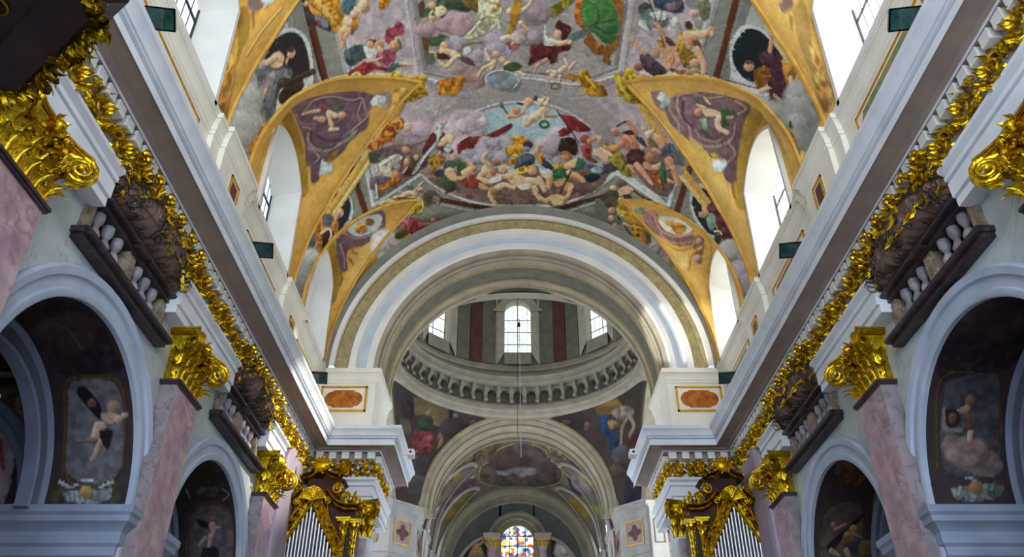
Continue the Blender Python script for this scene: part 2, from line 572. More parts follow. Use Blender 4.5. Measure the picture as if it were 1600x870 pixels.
NA, NY = 620, 460
ang = np.linspace(0, 180, NA)
ysv = np.concatenate([np.linspace(-3, 7.6, 60)[:-1], np.linspace(7.6, 20.30, NY)])
A_, Y_ = np.meshgrid(ang, ysv, indexing='ij')
VP = np.stack([UP * np.cos(np.radians(A_)), Y_, Z0 + UP * np.sin(np.radians(A_))], -1)
mask = np.zeros(A_.shape, bool)
AA = np.minimum(A_, 180 - A_)
for c, k in LUN:
    w = np.interp(AA, WT[k][0], WT[k][1])
    mask |= (np.abs(Y_ - c) < w - .02) & (AA < WT[k][0][-1])


def grid_mesh(name, P, mats, keep=None, parent=None, colors=None, **kw):
    """fast mesh from an (n, m, 3) array; colors (n, m, 3) linear"""
    n, m = P.shape[:2]
    idx = np.arange(n * m).reshape(n, m)
    q = np.stack([idx[:-1, :-1], idx[1:, :-1], idx[1:, 1:], idx[:-1, 1:]], -1).reshape(-1, 4)
    if keep is not None:
        q = q[keep.reshape(-1)]
    used = np.unique(q)
    remap = np.zeros(n * m, int); remap[used] = np.arange(len(used))
    q = remap[q]
    co = P.reshape(-1, 3)[used]
    me = bpy.data.meshes.new(name)
    me.vertices.add(len(co)); me.vertices.foreach_set('co', co.astype('f').ravel())
    me.loops.add(len(q) * 4); me.loops.foreach_set('vertex_index', q.astype('i').ravel())
    me.polygons.add(len(q)); me.polygons.foreach_set('loop_start', np.arange(0, len(q) * 4, 4, dtype='i'))
    me.polygons.foreach_set('use_smooth', np.ones(len(q), bool))
    me.update(calc_edges=True)
    if colors is not None:
        ca = me.color_attributes.new('paint', 'FLOAT_COLOR', 'POINT')
        cc = np.ones((len(co), 4), 'f'); cc[:, :3] = colors.reshape(-1, 3)[used]
        ca.data.foreach_set('color', cc.ravel())
    for mt in (mats if isinstance(mats, (list, tuple)) else [mats]): me.materials.append(mt)
    o = bpy.data.objects.new(name, me)
    col.objects.link(o)
    if parent is not None: o.parent = parent
    return tag(o, **kw)


def lun_curves(c, k, side, n=60):
    """rib curve on the vault and wall curve around the window, both from near foot over the top to far foot"""
    amax = WT[k][0][-1]
    q = np.linspace(-1, 1, 2 * n + 1)
    # parameter: angle goes up then down, denser near the top
    a = amax * np.sin((1 - np.abs(q)) * PI / 2)
    w = np.interp(a, WT[k][0], WT[k][1]) * np.sign(q)
    Rb = np.stack([UP * np.cos(np.radians(a)), c + w, Z0 + UP * np.sin(np.radians(a))], -1)
    b0, b1, zs, rise = YW[k]
    Wc = []
    for t in q:
        s = 1 - abs(t)
        sg = 1 if t > 0 else -1
        if s < .45:
            u = s / .45
            Wc.append((5.6, c + sg * (b0 + (b1 - b0) * u), 12.0 + (zs - 12.0) * u))
        else:
            u = (s - .45) / .55 * PI / 2
            Wc.append((5.6, c + sg * b1 * math.cos(u), zs + rise * math.sin(u)))
    Wc = np.array(Wc)
    Rb[:, 0] *= side; Wc[:, 0] *= side
    return q, Rb, Wc


def opening(c, k, x, side, b0, b1, zb, zs, rise, q):
    out = []
    for t in q:
        s = 1 - abs(t)
        sg = 1 if t > 0 else -1
        if s < .5:
            u = s / .5
            out.append((side * x, c + sg * (b0 + (b1 - b0) * u), zb + (zs - zb) * u))
        else:
            u = 1 - (s - .5) / .5
            out.append((side * x, c + sg * b1 * u, zs + rise * (1 - u * u)))
    return np.array(out)
# ---------------------------------------------------------------- painting: a cartoon of brush shapes, rubbed onto the real surfaces
SS = 1.6
HH, WW_ = int(870 * SS), int(1600 * SS)


def to_px(P):
    """where a point of a painted surface lies on the cartoon"""
    X = P[..., 0] - CAM[0]; Y = P[..., 1]; Z = P[..., 2] - CAM[2]
    c, s = math.cos(PITCH), math.sin(PITCH)
    d = np.maximum(Y * c + Z * s, .5)
    return 800 + F_PX * X / d, 435 - F_PX * (Z * c - Y * s) / d


def noise2(h, w, cell, seed):
    rs = np.random.RandomState(seed)
    gh, gw = int(h / cell) + 3, int(w / cell) + 3
    g = rs.rand(gh, gw)
    y = np.arange(h) / cell; x = np.arange(w) / cell
    yi, xi = y.astype(int), x.astype(int)
    fy, fx = (y - yi)[:, None], (x - xi)[None, :]
    fy, fx = fy * fy * (3 - 2 * fy), fx * fx * (3 - 2 * fx)
    return (g[yi][:, xi] * (1 - fy) * (1 - fx) + g[yi + 1][:, xi] * fy * (1 - fx) + g[yi][:, xi + 1] * (1 - fy) * fx + g[yi + 1][:, xi + 1] * fy * fx)


NOI = [noise2(HH, WW_, 5, 1) - .5, noise2(HH, WW_, 14, 2) - .5, noise2(HH, WW_, 40, 3) - .5]


def rgb(h):
    return np.array([int(h[i:i + 2], 16) / 255 for i in (0, 2, 4)], 'f')


def spline(pts, n=5):
    P = np.array(pts, float)
    if len(P) < 3: return P
    Q = np.vstack([2 * P[0] - P[1], P, 2 * P[-1] - P[-2]])
    out = []
    for i in range(len(P) - 1):
        for k in range(n):
            t = k / n
            a, b, c, d = Q[i:i + 4]
            out.append(.5 * (2 * b + (c - a) * t + (2 * a - 5 * b + 4 * c - d) * t * t + (3 * b - a - 3 * c + d) * t ** 3))
    out.append(P[-1])
    return np.array(out)


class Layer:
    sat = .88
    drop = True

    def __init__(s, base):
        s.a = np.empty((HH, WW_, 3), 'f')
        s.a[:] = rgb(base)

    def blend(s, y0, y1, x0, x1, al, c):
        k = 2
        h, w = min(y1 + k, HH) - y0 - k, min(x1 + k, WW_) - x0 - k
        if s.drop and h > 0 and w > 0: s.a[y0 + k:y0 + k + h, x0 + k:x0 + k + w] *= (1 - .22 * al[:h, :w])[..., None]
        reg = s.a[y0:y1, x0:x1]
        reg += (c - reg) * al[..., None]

    def bbox(s, x0, x1, y0, y1):
        return max(0, int(y0)), min(HH, int(y1) + 2), max(0, int(x0)), min(WW_, int(x1) + 2)

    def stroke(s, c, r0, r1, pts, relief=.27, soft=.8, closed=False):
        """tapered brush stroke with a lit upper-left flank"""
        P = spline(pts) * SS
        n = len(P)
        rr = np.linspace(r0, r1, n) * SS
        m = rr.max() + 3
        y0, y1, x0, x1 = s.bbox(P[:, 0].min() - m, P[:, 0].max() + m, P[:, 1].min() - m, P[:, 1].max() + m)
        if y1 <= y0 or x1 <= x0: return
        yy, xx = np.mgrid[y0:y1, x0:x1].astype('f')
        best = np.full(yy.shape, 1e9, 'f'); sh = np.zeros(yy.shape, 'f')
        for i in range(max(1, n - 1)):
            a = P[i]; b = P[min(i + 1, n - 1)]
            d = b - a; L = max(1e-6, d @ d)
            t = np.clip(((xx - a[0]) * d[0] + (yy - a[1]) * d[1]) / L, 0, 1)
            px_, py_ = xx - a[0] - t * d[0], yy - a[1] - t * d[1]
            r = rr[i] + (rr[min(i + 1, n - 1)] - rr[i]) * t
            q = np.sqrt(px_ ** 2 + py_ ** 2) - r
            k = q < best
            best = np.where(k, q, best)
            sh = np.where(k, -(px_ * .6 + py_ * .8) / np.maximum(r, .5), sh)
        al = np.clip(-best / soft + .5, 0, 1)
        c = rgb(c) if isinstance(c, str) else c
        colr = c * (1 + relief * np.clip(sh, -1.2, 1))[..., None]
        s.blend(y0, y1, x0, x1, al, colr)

    def poly(s, c, pts, folds=0.0, soft=True, c2=None, seed=0, sm=True, fd=(1, 0)):
        P = (spline(list(pts) + [pts[0]], 4)[:-1] if sm else np.array(pts, float)) * SS
        y0, y1, x0, x1 = s.bbox(P[:, 0].min(), P[:, 0].max(), P[:, 1].min(), P[:, 1].max())
        if y1 <= y0 or x1 <= x0: return
        al = 0
        for oy, ox in ((0, 0), (.5, .5), (0, .5), (.5, 0)) if soft else ((0, 0),):
            yy, xx = np.mgrid[y0:y1, x0:x1].astype('f')
            yy += oy; xx += ox
            ins = np.zeros(yy.shape, bool)
            j = len(P) - 1
            for i in range(len(P)):
                xi, yi = P[i]; xj, yj = P[j]
                if yi != yj:
                    ins ^= ((yi > yy) != (yj > yy)) & (xx < (xj - xi) * (yy - yi) / (yj - yi) + xi)
                j = i
            al = al + ins.astype('f') * (.25 if soft else 1)
        c = rgb(c)
        colr = np.broadcast_to(c, al.shape + (3,)).copy()
        if c2 is not None:
            t = np.clip(NOI[1][y0:y1, x0:x1] * 2.2 + .5, 0, 1)[..., None]
            colr = c * (1 - t) + rgb(c2) * t
        cy, cx_ = P[:, 1].mean(), P[:, 0].mean()
        sz = max(8, (P[:, 1].max() - P[:, 1].min() + P[:, 0].max() - P[:, 0].min()) / 4)
        if folds > .05:
            yy, xx = np.mgrid[y0:y1, x0:x1].astype('f')
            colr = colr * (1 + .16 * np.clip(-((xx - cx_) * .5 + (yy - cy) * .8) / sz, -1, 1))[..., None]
        if folds:
            yy, xx = np.mgrid[y0:y1, x0:x1].astype('f')
            ph = (xx * fd[0] + yy * fd[1]) / (4.2 * SS) + NOI[1][y0:y1, x0:x1] * 9 + seed
            colr = colr * (1 + folds * np.sin(ph) + folds * .8 * NOI[0][y0:y1, x0:x1])[..., None]
        s.blend(y0, y1, x0, x1, al, colr)

    def blob(s, c, x, y, rx, ry=None, rot=0, soft=.15, relief=.32):
        ry = ry or rx
        m = max(rx, ry) * 1.4
        y0, y1, x0, x1 = s.bbox((x - m) * SS, (x + m) * SS, (y - m) * SS, (y + m) * SS)
        if y1 <= y0 or x1 <= x0: return
        yy, xx = np.mgrid[y0:y1, x0:x1].astype('f')
        dx, dy = xx / SS - x, yy / SS - y
        cr, sr = math.cos(rot), math.sin(rot)
        u, v = (dx * cr + dy * sr) / rx, (-dx * sr + dy * cr) / ry
        q = np.sqrt(u * u + v * v)
        al = np.clip((1 - q) / max(soft, 1e-3) + .5, 0, 1)
        c = rgb(c) if isinstance(c, str) else c
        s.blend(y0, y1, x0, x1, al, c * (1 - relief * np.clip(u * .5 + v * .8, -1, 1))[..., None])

    def cloud(s, c, x, y, w, h, seed, n=9):
        rs = random.Random(seed)
        for i in range(n):
            a = rs.random() * 6.28; q = rs.random() ** .5
            r = (.22 + .2 * rs.random()) * h
            s.blob(rgb(c) * (.88 + .2 * rs.random()), x + math.cos(a) * q * w * .45, y + math.sin(a) * q * h * .4, r * 1.25, r, 0, .5, .14)

    def dabs(s, n, box, seed, amp=.18):
        rs = random.Random(seed)
        x0, y0, x1, y1 = box
        s.drop = False
        for i in range(n):
            x, y = rs.uniform(x0, x1), rs.uniform(y0, y1)
            xi, yi = min(WW_ - 1, int(x * SS)), min(HH - 1, int(y * SS))
            c = s.a[yi, xi].copy()
            var = max(np.abs(s.a[min(HH - 1, max(0, yi + b_)), min(WW_ - 1, max(0, xi + a_))] - c).sum() for a_, b_ in ((9, 0), (-9, 0), (0, 9), (0, -9)))
            if var < .22 and rs.random() < .9: continue
            if rs.random() < .12:
                xj, yj = min(WW_ - 1, max(0, xi + rs.randint(-14, 14))), min(HH - 1, max(0, yi + rs.randint(-14, 14)))
                c = c * .5 + s.a[yj, xj] * .5
            c = c * (1 + rs.uniform(-amp * 1.25, amp))
            a = rs.uniform(0, 3.14); L = rs.uniform(1.0, 4.5)
            s.stroke(c, rs.uniform(.4, 1.1), .3, [(x, y), (x + L * math.cos(a), y + L * math.sin(a))], .1)

    def weather(s, k=.05):
        yy, xx = np.mgrid[0:HH, 0:WW_]
        s.a = s.a[np.clip(yy + np.round(NOI[0] * 1.1), 0, HH - 1).astype(int), np.clip(xx + np.round(NOI[0][::-1] * 1.1), 0, WW_ - 1).astype(int)]
        s.a *= (1 + k * NOI[0] + k * 1.3 * NOI[1] + k * NOI[2])[..., None]

    def sample(s, P, gain=1.0, mirror=True):
        u, v = to_px(P)
        v = np.abs(v)
        xi = np.clip(u * SS, 0, WW_ - 1.01); yi = np.clip(v * SS, 0, HH - 1.01)
        x0, y0 = xi.astype(int), yi.astype(int)
        fx, fy = (xi - x0)[..., None], (yi - y0)[..., None]
        a = s.a
        c = a[y0, x0] * (1 - fx) * (1 - fy) + a[y0, x0 + 1] * fx * (1 - fy) + a[y0 + 1, x0] * (1 - fx) * fy + a[y0 + 1, x0 + 1] * fx * fy
        g = c.mean(-1, keepdims=True)
        c = np.clip(g + (c - g) * s.sat, 0, 1)
        lin = np.where(c > .04045, ((c + .055) / 1.055) ** 2.4, c / 12.92)
        return np.clip(lin * gain, 0, .92)
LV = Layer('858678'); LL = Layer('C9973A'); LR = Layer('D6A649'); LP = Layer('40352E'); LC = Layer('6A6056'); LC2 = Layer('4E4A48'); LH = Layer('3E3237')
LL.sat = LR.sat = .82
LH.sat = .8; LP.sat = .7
LAYERS = {'V': LV, 'L': LL, 'R': LR, 'P': LP, 'C': LC, 'E': LC2, 'H': LH}
CARTOON = r'''
@V 0 0 1
# painted architecture: lilac field, mouldings, dark red bands
P 9C9090:A79C9C 500,-40 507,0 545,128 583,318 658,268 682,292 742,312 812,320 882,312 932,294 968,266 1045,322 1080,128 1125,0 1132,-40 |x
P AC9EA0:B6A9AA 520,-10 640,-10 655,115 690,160 640,230 590,270 548,128 |~.04
P AC9EA0:B4A7A8 985,-10 1112,-10 1072,128 1045,300 1000,262 965,170 972,110 |~.04
P A1988F:8F8A86 640,-40 985,-40 968,112 900,150 812,148 720,152 660,115 |~.05
L A59C9C 5 636,-20 658,118
L BDB6B4 2 631,-20 653,120
L 7F7B78 3 645,-20 666,112
L B2AAA8 5 990,-20 970,112
L 7F7B78 3 982,-20 961,108
S A89F9A 4,4 660,118 720,128 812,118 905,128 968,112
S C9BFBF 2,2 662,122 720,132 812,122 905,132 966,117
S 8C8784 3,3 664,113 720,121 812,110 905,122 962,106
# arch of the sky opening
P 9A928C:8C867F 655,250 668,200 700,170 750,148 812,142 875,150 925,170 955,205 962,255 940,262 930,215 905,185 860,165 812,160 765,166 722,188 694,225 684,262 |
P A9C0C0:93B2B6 690,290 700,235 735,190 775,168 812,163 856,168 900,190 925,225 935,285 880,308 812,316 745,308 |~.03
S B8AEAC 2,2 684,262 692,226 722,188 765,166 812,160 862,166 906,186 932,216 944,262
# outer frames
L C2CAC4 3.2 511,-40 549,132
L 8E958F 2 516,-40 553,132
L CBD2CC 1.6 520,-40 557,132
L 9CA39C 2.4 505,-40 543,128
L C2CAC4 3.2 1121,-40 1076,132
L 8E958F 2 1116,-40 1071,132
L CBD2CC 1.6 1112,-40 1067,132
L 9CA39C 2.4 1128,-40 1082,128
L C2CAC4 3.2 566,232 583,318
L 8E958F 2 571,232 588,312
L CBD2CC 1.6 575,232 591,306
L C2CAC4 3.2 583,320 659,270
L 8E958F 1.6 585,314 659,265
L CBD2CC 2 588,309 659,261
S C2CAC4 4,4 659,270 684,290 742,312 812,321 882,312 932,292
S 8E958F 2,2 659,263 684,283 742,305 812,314 882,305 932,285
S D3D8D2 2,2 662,273 690,296 745,318 812,326 880,318 930,298
L C2CAC4 3.2 932,294 967,267
L C2CAC4 3.2 967,267 1045,321
L 8E958F 1.6 967,261 1043,313
L CBD2CC 2 965,272 1040,324
L C2CAC4 3.2 1045,321 1062,250
L 8E958F 1.6 1039,315 1056,250
L 5E2E1C 5 468,-40 510,134
L 44241A 2 463,-40 505,134
L 5E2E1C 4.5 545,250 573,338
L 5E2E1C 5 1160,-40 1116,134
L 5E2E1C 4.5 1078,262 1055,338
S 4A2A1C 3.5,3.5 690,312 745,322 812,330 870,326 905,316
L 4A2A1C 3 905,316 945,306
S A7ABA0 1.6,1.6 690,320 745,331 812,338 872,334 940,314
S 6C6E60 6,6 640,345 700,336 760,340 812,345 870,340 930,335 990,350
B 4C2418 811,330 11,3.5
L B3B9B0 1.5 434,-30 496,134
L A7AFA6 2 447,-30 503,134
P 777B70 440,-20 462,-20 500,134 488,134 |x
P 777B70 1183,-20 1168,-20 1124,130 1140,134 |x
P ABB0A8 420,20 436,10 490,150 440,160 410,90 |
P ABB0A8 1190,20 1176,5 1138,140 1190,170 1215,100 |
# niches of the spandrels
P C4CBC4 405,100 425,60 450,44 472,50 486,75 490,120 480,150 440,170 400,160 |
P 2B262A 413,92 430,62 452,50 470,56 480,80 484,110 478,120 450,130 420,110 |
P C4CBC4 1142,62 1160,40 1185,42 1205,60 1225,100 1200,150 1150,130 1140,90 |
P 1C2427 1150,64 1165,46 1186,48 1202,62 1222,90 1215,120 1175,128 1152,110 1144,86 |
P BEC6C0 495,330 510,308 532,292 546,300 552,330 545,352 520,370 490,375 |
P 2A2629 498,338 512,312 530,298 542,304 548,322 542,345 525,362 505,350 |
P BEC6C0 1078,300 1086,288 1104,290 1122,320 1130,370 1100,365 1080,330 |
P 202829 1081,320 1084,300 1096,294 1110,302 1122,325 1124,360 1110,366 1092,345 |
# ochre bands at the lunettes
S CFA048 9,6 330,260 345,190 385,110 430,40 458,-20
S E2B765 5,4 340,250 353,190 390,118 438,40 466,-20
S D9AE5C 7,7 372,250 384,210 420,188 455,160 500,138 545,126 600,122 655,126
S EBCB8A 3,3 384,206 420,181 455,153 500,131 545,119 600,117
S D0A043 8,6 458,440 478,392 516,330 562,262 600,205 628,160
S E6C06E 4,3 466,436 486,392 524,332 570,264 608,205
S D6A852 6,6 492,452 504,408 535,372 570,348 610,328 645,312
S ECCA84 2.4,2.4 500,405 533,364 569,341 610,321
S C9973C 7,6 512,520 540,450 590,400 640,370
S D9AE5C 8,7 1260,250 1252,215 1210,185 1175,160 1120,132 1070,121 1010,124 975,128
S F0D49A 3,3 1245,205 1205,176 1172,151 1120,125 1070,115 1015,118
S D0A043 8,6 1172,440 1152,392 1114,330 1062,262 1030,210 1002,165
S E6C06E 4,3 1166,436 1144,392 1108,332 1056,264 1024,210
S D6A852 6,6 1128,440 1118,398 1085,362 1050,340 1010,325 975,314
S ECCA84 2.4,2.4 1120,392 1088,355 1052,333 1012,318
S D8A84E 8,7 1108,520 1085,450 1040,400 1000,370
S D9AE5C 9,7 1305,260 1282,190 1245,110 1205,45 1180,-20
S EBCB8A 4,3 1275,190 1238,110 1198,42
# clouds and sky
C BCA6AC 640,210 70,36 1
C C4B0B4 720,205 60,50 2
C B9A9B0 742,245 60,50 3
C A8A2A8 770,232 40,40 4
C 9E9AA0 700,260 40,30 5
C B3A8B4 890,225 60,46 6
C A49AA8 930,240 40,50 7
C C2B2B6 735,185 50,24 8
@V 440 0 5.436
# seated woman in ochre with child, top left
P D49A34:B87A1E 210,10 330,-20 480,-20 500,60 545,130 520,220 470,265 420,275 400,200 330,130 260,110 |~.22
S E8B860 14,6 300,20 380,90 440,180
S 8C5414 8,4 250,30 340,110 420,190
P 3A3540 200,70 270,120 300,180 390,170 420,260 360,250 280,210 210,150 |~.1
P 6E7E80 290,130 370,150 400,230 340,225 |
S A23C34 12,8 310,175 325,215
P 4A6468 520,10 600,-10 640,20 600,90 570,130 520,100 500,50 |~.12
B E2B088 208,30 26,22
B C9A45C 700,50 52,62
B E8BE96 692,45 36,44
S E8BE96 26,20 640,70 660,90
B E3AF86 612,118 32,34
S E6B892 38,30 560,170 560,220 530,260
S E6B892 24,12 600,180 560,205 530,190
S E0A880 30,18 520,270 560,260 520,330 512,400
S D9A07A 26,14 500,280 505,330
P 9A6A20 600,150 660,140 640,230 590,300 600,220 |~.2
P B8741E 830,10 930,-20 900,40 860,80 830,90 |~.2
# group with green and crimson robes
P 8E3A44 880,300 900,240 950,230 990,180 1040,220 1030,290 960,310 950,370 890,360 |~.22
P 4A5E58:3A4C4C 530,430 640,380 710,390 730,470 650,530 590,560 540,520 |~.14
P 3A403C 550,490 610,500 600,555 560,550 |
P 7A1E1E:96302A 570,610 650,560 740,510 820,560 900,570 960,590 900,610 800,590 700,640 570,640 |~.18
P D6DAD0 690,390 750,400 810,430 790,490 740,500 710,450 |~.12
P 9C5058:7E3A44 800,460 880,420 960,430 970,490 930,540 860,560 810,500 |~.2
P 701E24 710,370 740,335 810,340 800,380 740,370 |
B D8A07C 750,375 30,34
B B98A58 828,382 40,40
S D9A87E 20,14 830,410 850,430
B C9905E 955,385 42,44
S 6E6A44 12,8 990,340 1010,390 970,430
S D9A884 14,9 730,520 800,510 850,490
S 4E6058 26,16 920,590 960,560 1010,545
S DDAF88 14,8 1010,540 1060,540 1100,550
S B77A84 12,6 840,540 900,570 940,520
S E6C0A0 6,5 935,370 950,400
# golden figure group on the lunette apex
P BFA01E:9C7C10 830,700 900,640 960,610 1020,640 1100,680 1200,650 1200,800 1100,860 1000,860 960,790 880,730 |~.28
S E6CC4A 14,6 920,660 1000,720 1080,800
S E0C038 12,6 980,640 1080,690 1180,740
S 7A5E0C 9,5 950,690 1020,760 1080,850
S 7A5E0C 8,5 1040,680 1120,760
B D8B838 985,640 34,30
S E8C87A 16,10 560,670 640,625 700,670 780,690 870,690
S F2DDA0 7,5 580,660 640,615 690,655 780,678
# bearded man with cross in the niche
@V 320 0 3.625
P 3C3A3A:53504E 280,470 300,410 340,380 410,360 480,380 500,430 440,480 410,560 390,640 320,690 290,720 300,600 290,520 |~.2
P 6A6E6C:585C5C 285,400 350,370 440,380 500,410 480,440 420,450 400,560 390,650 310,700 320,620 300,560 |~.16
P 8E8088 360,420 400,400 390,470 330,520 300,550 320,480 |~.12
B D9A97C 490,300 24,28
S B98A60 10,6 470,330 460,360
B 3E3026 486,284 18,12
P DDB088 380,310 420,290 450,320 440,370 400,385 370,360 |~.05
S DDB088 20,14 390,330 350,355 290,355
S D9A97C 10,8 350,505 330,550 305,610
P 3A2C22 470,470 540,440 560,490 500,560 430,590 420,540 |~.1
L 3B2B22 16 430,485 610,405
L 4A382C 8 440,476 600,400
L 2E221C 15 480,515 590,560
P A8A89E:9A9A92 240,430 290,420 300,520 290,600 320,640 280,720 270,830 230,840 170,800 150,720 180,600 210,500 |~.05
C BDBDB4 235,560 90,150 21
C A4A49C 225,720 110,160 22
P 8A867A 130,760 180,790 250,850 200,880 140,840 |
# ochre scrollwork beside the windows
P CC8E2C:B4701C 70,500 110,420 150,350 170,420 150,560 120,680 90,620 60,570 |~.2
S 8A4E14 8,3 120,430 90,500 110,580 80,610
S 8A4E14 7,3 140,350 135,420
P C98C2C:A8661C 250,830 300,760 340,690 330,800 310,870 250,870 |~.2
S 7A3E12 7,3 310,750 295,820 300,850
# second spandrel figure left
@V 440 280 4.58
P 5F6A70:4A555C 200,290 250,265 270,330 250,390 240,470 200,510 170,480 190,400 |~.15
P C07A2A:9C5C1C 260,280 300,310 300,360 290,430 310,500 270,550 255,480 240,400 |~.22
P 5C646C 290,260 340,245 370,270 340,330 300,330 |~.1
P B87830 340,340 380,290 410,310 400,370 360,380 |~.2
P 3C1A1E 290,400 340,360 380,390 360,440 300,500 |~.2
B DBA880 420,240 26,34
S D9A47C 13,9 400,250 385,290
S E6BC98 10,6 285,385 340,355 355,400 340,440
S D09A74 9,6 165,445 200,410 240,375
S DDB08A 8,6 140,545 175,510
C A8AAA8 150,620 90,170 31
C 8E9090 140,740 80,150 32
C B4B4B0 220,560 60,100 33
P B98A3C:A06A24 20,620 60,480 90,300 110,420 80,560 60,700 |~.2
P CC9A40 150,870 165,760 220,640 240,600 200,720 190,870 |~.1
# crimson figure between lunette and arch left, cherub on the scroll, cloud
@V 520 280 6.217
C CDC6BC 540,640 200,200 41
C C6BEB2 490,700 120,120 42
C B8B2A6 620,620 120,100 43
P 8E3A38:7A2A2A 690,440 760,370 830,390 870,450 920,480 880,520 850,560 790,570 740,520 710,500 |~.22
P C4787C:A85A5E 600,460 680,390 740,380 720,450 640,480 590,490 |~.18
P 5A4A26 600,540 680,480 740,520 680,570 610,580 |~.15
S A05048 22,14 860,440 940,450
B C98A66 975,390 24,20
S 5A3A2A 7,6 900,460 1010,430 1110,435
B 8A4A38 935,405 18,14
P C49A2C:A67C1C 740,200 800,180 860,190 885,250 860,320 800,350 740,340 700,350 680,300 730,250 |~.18
S E6CC6A 8,6 830,180 870,210 875,280 850,320
S DDBE5A 8,6 740,350 790,300 770,210
P E3BE6C:C89C44 480,250 560,190 700,195 740,230 720,260 600,290 540,300 |~.1
S F0D48E 12,8 460,240 540,195 580,235 640,225
S E6BE98 24,18 680,150 740,130 800,140
B E0B088 845,100 24,26
S E2B48E 16,11 600,175 650,165 690,165
S D9A080 14,8 655,125 630,100
S E2B48E 11,7 790,120 830,70 880,20
P 3C3428 580,200 640,175 760,185 800,180 780,200 700,190 620,200 |
P 4A4632:6A5A44 830,110 900,100 960,120 1000,180 980,230 900,260 880,200 |~.2
C 5A4E3A 960,160 120,90 44
C 7A6A54 1000,200 60,60 45
B C69A80 1020,235 14,14
P 56604E 720,70 770,60 780,90 720,100 |
P 7A828A 560,190 640,180 620,200 |
'''
